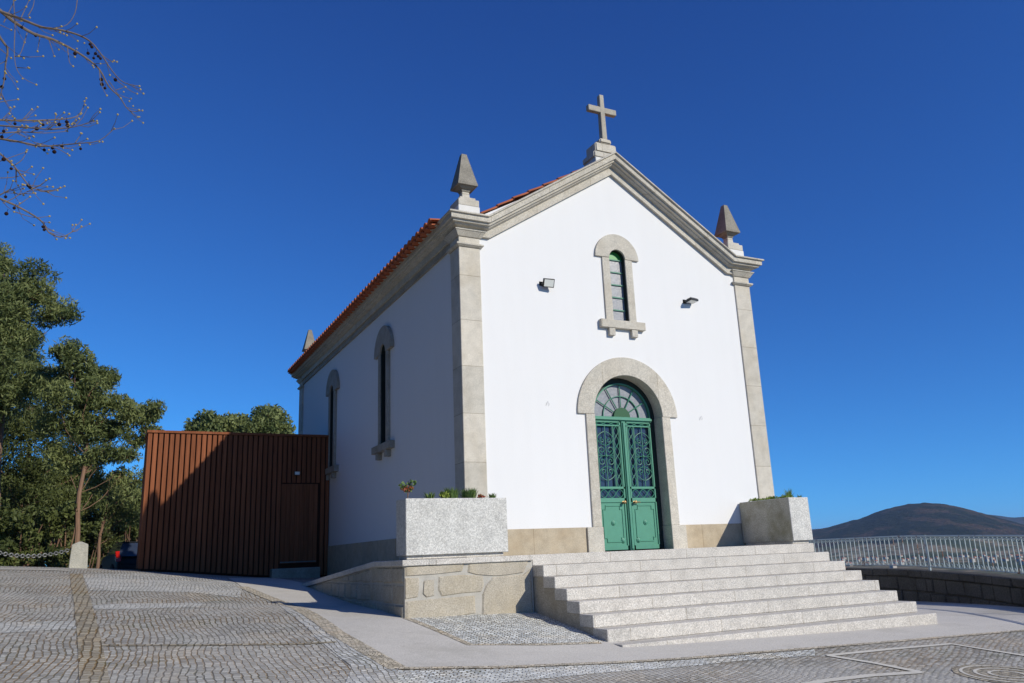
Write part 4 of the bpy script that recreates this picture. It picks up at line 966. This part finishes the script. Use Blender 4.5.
# ------------------------------------------------------------------ parked car
MT['car'] = paint('dark_car_paint', (.010,.012,.015), .5, .1, .2); 
k = NM('red_lens', .2, .5); k.color((.45,.012,.008)); MT['lens'] = k.m
k = NM('rubber', .8, .2); k.color((.02,.02,.02)); MT['rubber'] = k.m
cpos = at(129,566,38); heading = math.atan2(ray(129,566)[1], ray(129,566)[0])+math.radians(11)
car = thing('parked_car', (0,0,0), 'dark hatchback with red tail light parked behind the annex', 'car')
SECT = [(-1.95,.45,.62,.74,.60),(-1.9,.30,.78,.80,.66),(-1.6,.25,.95,.84,.62),(-1.2,.25,1.0,.85,.58),(.3,.25,.98,.85,.58),(1.0,.25,.95,.84,.66),(1.7,.28,.82,.80,.70),(2.0,.40,.66,.70,.62)]
m_ = MB(); vs = []
for x, zb, zt, hw, tw_ in SECT: vs += [(x,-hw*.92,zb),(x,-hw,zb+.25),(x,-hw*.96,zt),(x,hw*.96,zt),(x,hw,zb+.25),(x,hw*.92,zb)]
m_.add(vs, [(i*6+k_, i*6+(k_+1) % 6, i*6+6+(k_+1) % 6, i*6+6+k_) for i in range(7) for k_ in range(6)]+[tuple(range(6)), tuple(range(47,41,-1))])
m_.build('body', MT['car'], car, bevel=.03, smooth=True)
m_ = MB(); vs = []
for x, z, hw in ((-1.85,.93,.74),(-1.45,1.42,.58),(.2,1.45,.60),(1.1,.94,.74)): vs += [(x,-hw,z),(x,hw,z)]
lo = [(-1.85,-.78,.9),(-1.85,.78,.9),(1.1,-.78,.9),(1.1,.78,.9)]
m_.add(vs+lo, [(0,1,3,2),(2,3,5,4),(4,5,7,6),(0,2,4,6,10,8),(1,9,11,7,5,3),(0,8,9,1)]); m_.build('cabin_glass', MT['glass'], car, bevel=.02)
m_ = MB(); m_.box(-1.46,.25,-.56,.56,1.43,1.475); m_.build('roof', MT['car'], car, bevel=.015)
for s in (-1, 1):
    m_ = MB(); m_.prism([(-1.97,.70),(-1.70,.72),(-1.60,.98),(-1.66,1.12),(-1.80,.98),(-1.93,.86)], lambda a, b, d: (a, d, b), s*.68, s*.86); m_.build('tail_light', MT['lens'], car, bevel=.02)
    for x in (-1.25, 1.3):
        m_ = MB(); m_.lathe([(.2,-.1),(.31,-.1),(.32,-.05),(.32,.05),(.31,.1),(.2,.1)], (x, s*.78, .32), 20, 'y'); wl = m_.build('wheel', MT['rubber'], car, smooth=True)
        m_ = MB(); m_.lathe([(.2,-.08),(.2,.08)], (x, s*.79, .32), 16, 'y'); m_.build('rim', MT['steel'], wl)
m_ = MB(); m_.box(-2.02,-1.9,-.72,.72,.36,.56); m_.build('bumper', MT['rubber'], car, bevel=.03)
car.location = (cpos.x, cpos.y, -.33); car.rotation_euler = (0,0,heading)

# ------------------------------------------------------------------ valley, hills, houses
k = NM('valley_land', .95, .1); p = k.pos()
f_ = k.ramp(k.noise(p, .006, 5, .6), [(.42, (.05,.065,.025)), (.50, (.10,.10,.045)), (.56, (.26,.20,.13)), (.63, (.07,.085,.035)), (.72, (.30,.25,.17))])
k.color(k.mix(1., f_, k.ramp(k.noise(p, .06, 4), [(.3,.6),(.7,1.2)]), 'MULTIPLY')); MT['valley'] = k.m
k = NM('wooded_hillside', .95, .1); p = k.pos()
f_ = k.ramp(k.noise(p, .011, 6, .7), [(.35, (.010,.015,.008)), (.50, (.018,.024,.011)), (.60, (.085,.056,.036)), (.70, (.016,.022,.01))])
k.color(k.mix(1., f_, k.ramp(k.noise(p, .08, 4, .7), [(.3,.5),(.7,1.35)]), 'MULTIPLY')).bump(k.noise(p, .07, 4, .7), 1., 12.); MT['wood'] = k.m
def fbm(x, y, s, seed):
    z = np.zeros_like(x); a = 1.
    r_ = np.random.default_rng(seed)
    for o_ in range(5):
        for q in range(3):
            th_ = r_.uniform(0, 2*PI); ph = r_.uniform(0, 2*PI); z += a*np.sin((x*math.cos(th_)+y*math.sin(th_))*s*2**o_+ph)/3
        a *= .5
    return z
def polar(name, azs, rs, hf, mat):
    A_, R2 = np.meshgrid(azs, rs, indexing='ij'); X = CAM[0]+R2*np.sin(A_); Y = CAM[1]+R2*np.cos(A_); Z_ = hf(A_, R2, X, Y)
    na, nr = A_.shape; mb = MB(); mb.v = list(zip(X.ravel().tolist(), Y.ravel().tolist(), Z_.ravel().tolist()))
    mb.f = [(i*nr+j, i*nr+j+1, (i+1)*nr+j+1, (i+1)*nr+j) for i in range(na-1) for j in range(nr-1)]
    return struct(mb.build(name, mat, recalc=False, smooth=True))
VZ = -34.
polar('valley', np.linspace(0, 2*PI, 181), np.array([70,120,200,350,600,900,1300,1800,2600,4000,6000,8800]), lambda a, r, x, y: VZ+fbm(x, y, .004, 3)*5, MT['valley'])
def az(u, v): d = ray(u, v); return math.atan2(d[0], d[1]), d[2]/math.hypot(d[0], d[1])
RH = 2400.
pk = [az(u, v) for u, v in [(640,545),(700,541),(760,536),(800,532),(816,529.5),(830,526.5),(845,521.5),(862,517.5),(880,510.5),(895,507),(910,503.6),(925,502.6),(940,502.8),(955,505.5),(975,511),(1000,518),(1024,524),(1060,529),(1120,534),(1200,536)]]
PA = np.array([q[0] for q in pk]); PE = np.array([q[1] for q in pk])
def hill_h(a, r, x, y):
    top = np.interp(a, PA, PE)*RH; w_ = np.where(r < RH, np.clip((r-(RH-1000))/1000, 0, 1), np.clip(1-(r-RH)/1400, 0, 1)); w_ = w_*w_*(3-2*w_)
    return VZ-2+(top-VZ)*w_+fbm(x, y, .012, 5)*4.5*w_*(1-w_)*3+fbm(x, y, .03, 8)*1.6+fbm(x, y, .11, 4)*1.2
hl_ = polar('hill', np.linspace(PA[0], PA[-1], 420), np.linspace(RH-1000, RH+1400, 150), hill_h, MT['wood'])
hl_.data.materials.append(MT['valley'])
cen = np.zeros(len(hl_.data.polygons)*3); hl_.data.polygons.foreach_get('center', cen); cen = cen.reshape(-1,3); rr_ = np.hypot(cen[:,0]-CAM[0], cen[:,1]-CAM[1])
hl_.data.polygons.foreach_set('material_index', (rr_+fbm(cen[:,0], cen[:,1], .012, 21)*110 < RH-620).astype(int).tolist())
RF = 5200.
fk = [az(u, v) for u, v in [(560,544),(700,537),(800,530),(820,529),(850,530),(900,527),(960,517),(985,515),(1000,516.5),(1012,518),(1024,517),(1050,514),(1090,517),(1150,520),(1250,528)]]
FA = np.array([q[0] for q in fk]); FE = np.array([q[1] for q in fk])
def far_h(a, r, x, y):
    w_ = np.clip(1-np.abs(r-RF)/1400, 0, 1); w_ = w_*w_*(3-2*w_); return VZ-2+(np.interp(a, FA, FE)*RF-VZ)*w_+fbm(x, y, .003, 9)*9*w_
polar('far_hills', np.linspace(FA[0], FA[-1], 160), np.linspace(RF-1400, RF+1400, 40), far_h, MT['wood'])
MT['hwall'] = paint('house_wall', (.42,.38,.33), .9, .3, .2); MT['hroof'] = paint('house_roof', (.34,.13,.07), .9, .2, .2)
for i in range(60):
    D = random.uniform(1000, 1650); u = random.uniform(825, 1030); q = at(u, 545, D); aa = math.atan2(q.x-CAM[0], q.y-CAM[1])
    zz = VZ+float(fbm(np.array([q.x]), np.array([q.y]), .004, 3)[0])*5
    if D > RH-1000: zz = max(zz, float(hill_h(np.array([aa]), np.array([D]), np.array([q.x]), np.array([q.y]))[0]))
    a, b, h = random.uniform(1.6,3.6), random.uniform(1.6,3.), random.uniform(1.6,3.2)
    hs_ = thing('house', (q.x, q.y, zz), 'tiny far house in the valley seen through the railing bars', 'house', 'houses in the valley')
    m_ = MB(); m_.box(q.x-a,q.x+a,q.y-b,q.y+b,zz-3,zz+h); m_.build('wall', MT['hwall'], hs_)
    m_ = MB(); m_.add([(q.x-a-.4,q.y-b-.4,zz+h),(q.x+a+.4,q.y-b-.4,zz+h),(q.x+a+.4,q.y+b+.4,zz+h),(q.x-a-.4,q.y+b+.4,zz+h),(q.x-a*.6,q.y,zz+h+1.1),(q.x+a*.6,q.y,zz+h+1.1)], [(0,1,5,4),(1,2,5),(2,3,4,5),(3,0,4),(0,3,2,1)]); m_.build('roof', MT['hroof'], hs_)

# ------------------------------------------------------------------ air between here and the hills
hz = MB(); hz.box(-9000, 9000, -9000, 9000, -75, 205); hzo = hz.build('haze', bpy.data.materials.new('air'), None); hzo['kind'] = 'stuff'
am = hzo.data.materials[0]; am.use_nodes = True; nt = am.node_tree
for n_ in [x for x in nt.nodes if x.type == 'BSDF_PRINCIPLED']: nt.nodes.remove(n_)
pv = nt.nodes.new('ShaderNodeVolumePrincipled'); pv.inputs['Color'].default_value = (.45, .66, 1, 1); pv.inputs['Density'].default_value = 8e-5
nt.links.new(pv.outputs[0], [x for x in nt.nodes if x.type == 'OUTPUT_MATERIAL'][0].inputs['Volume'])
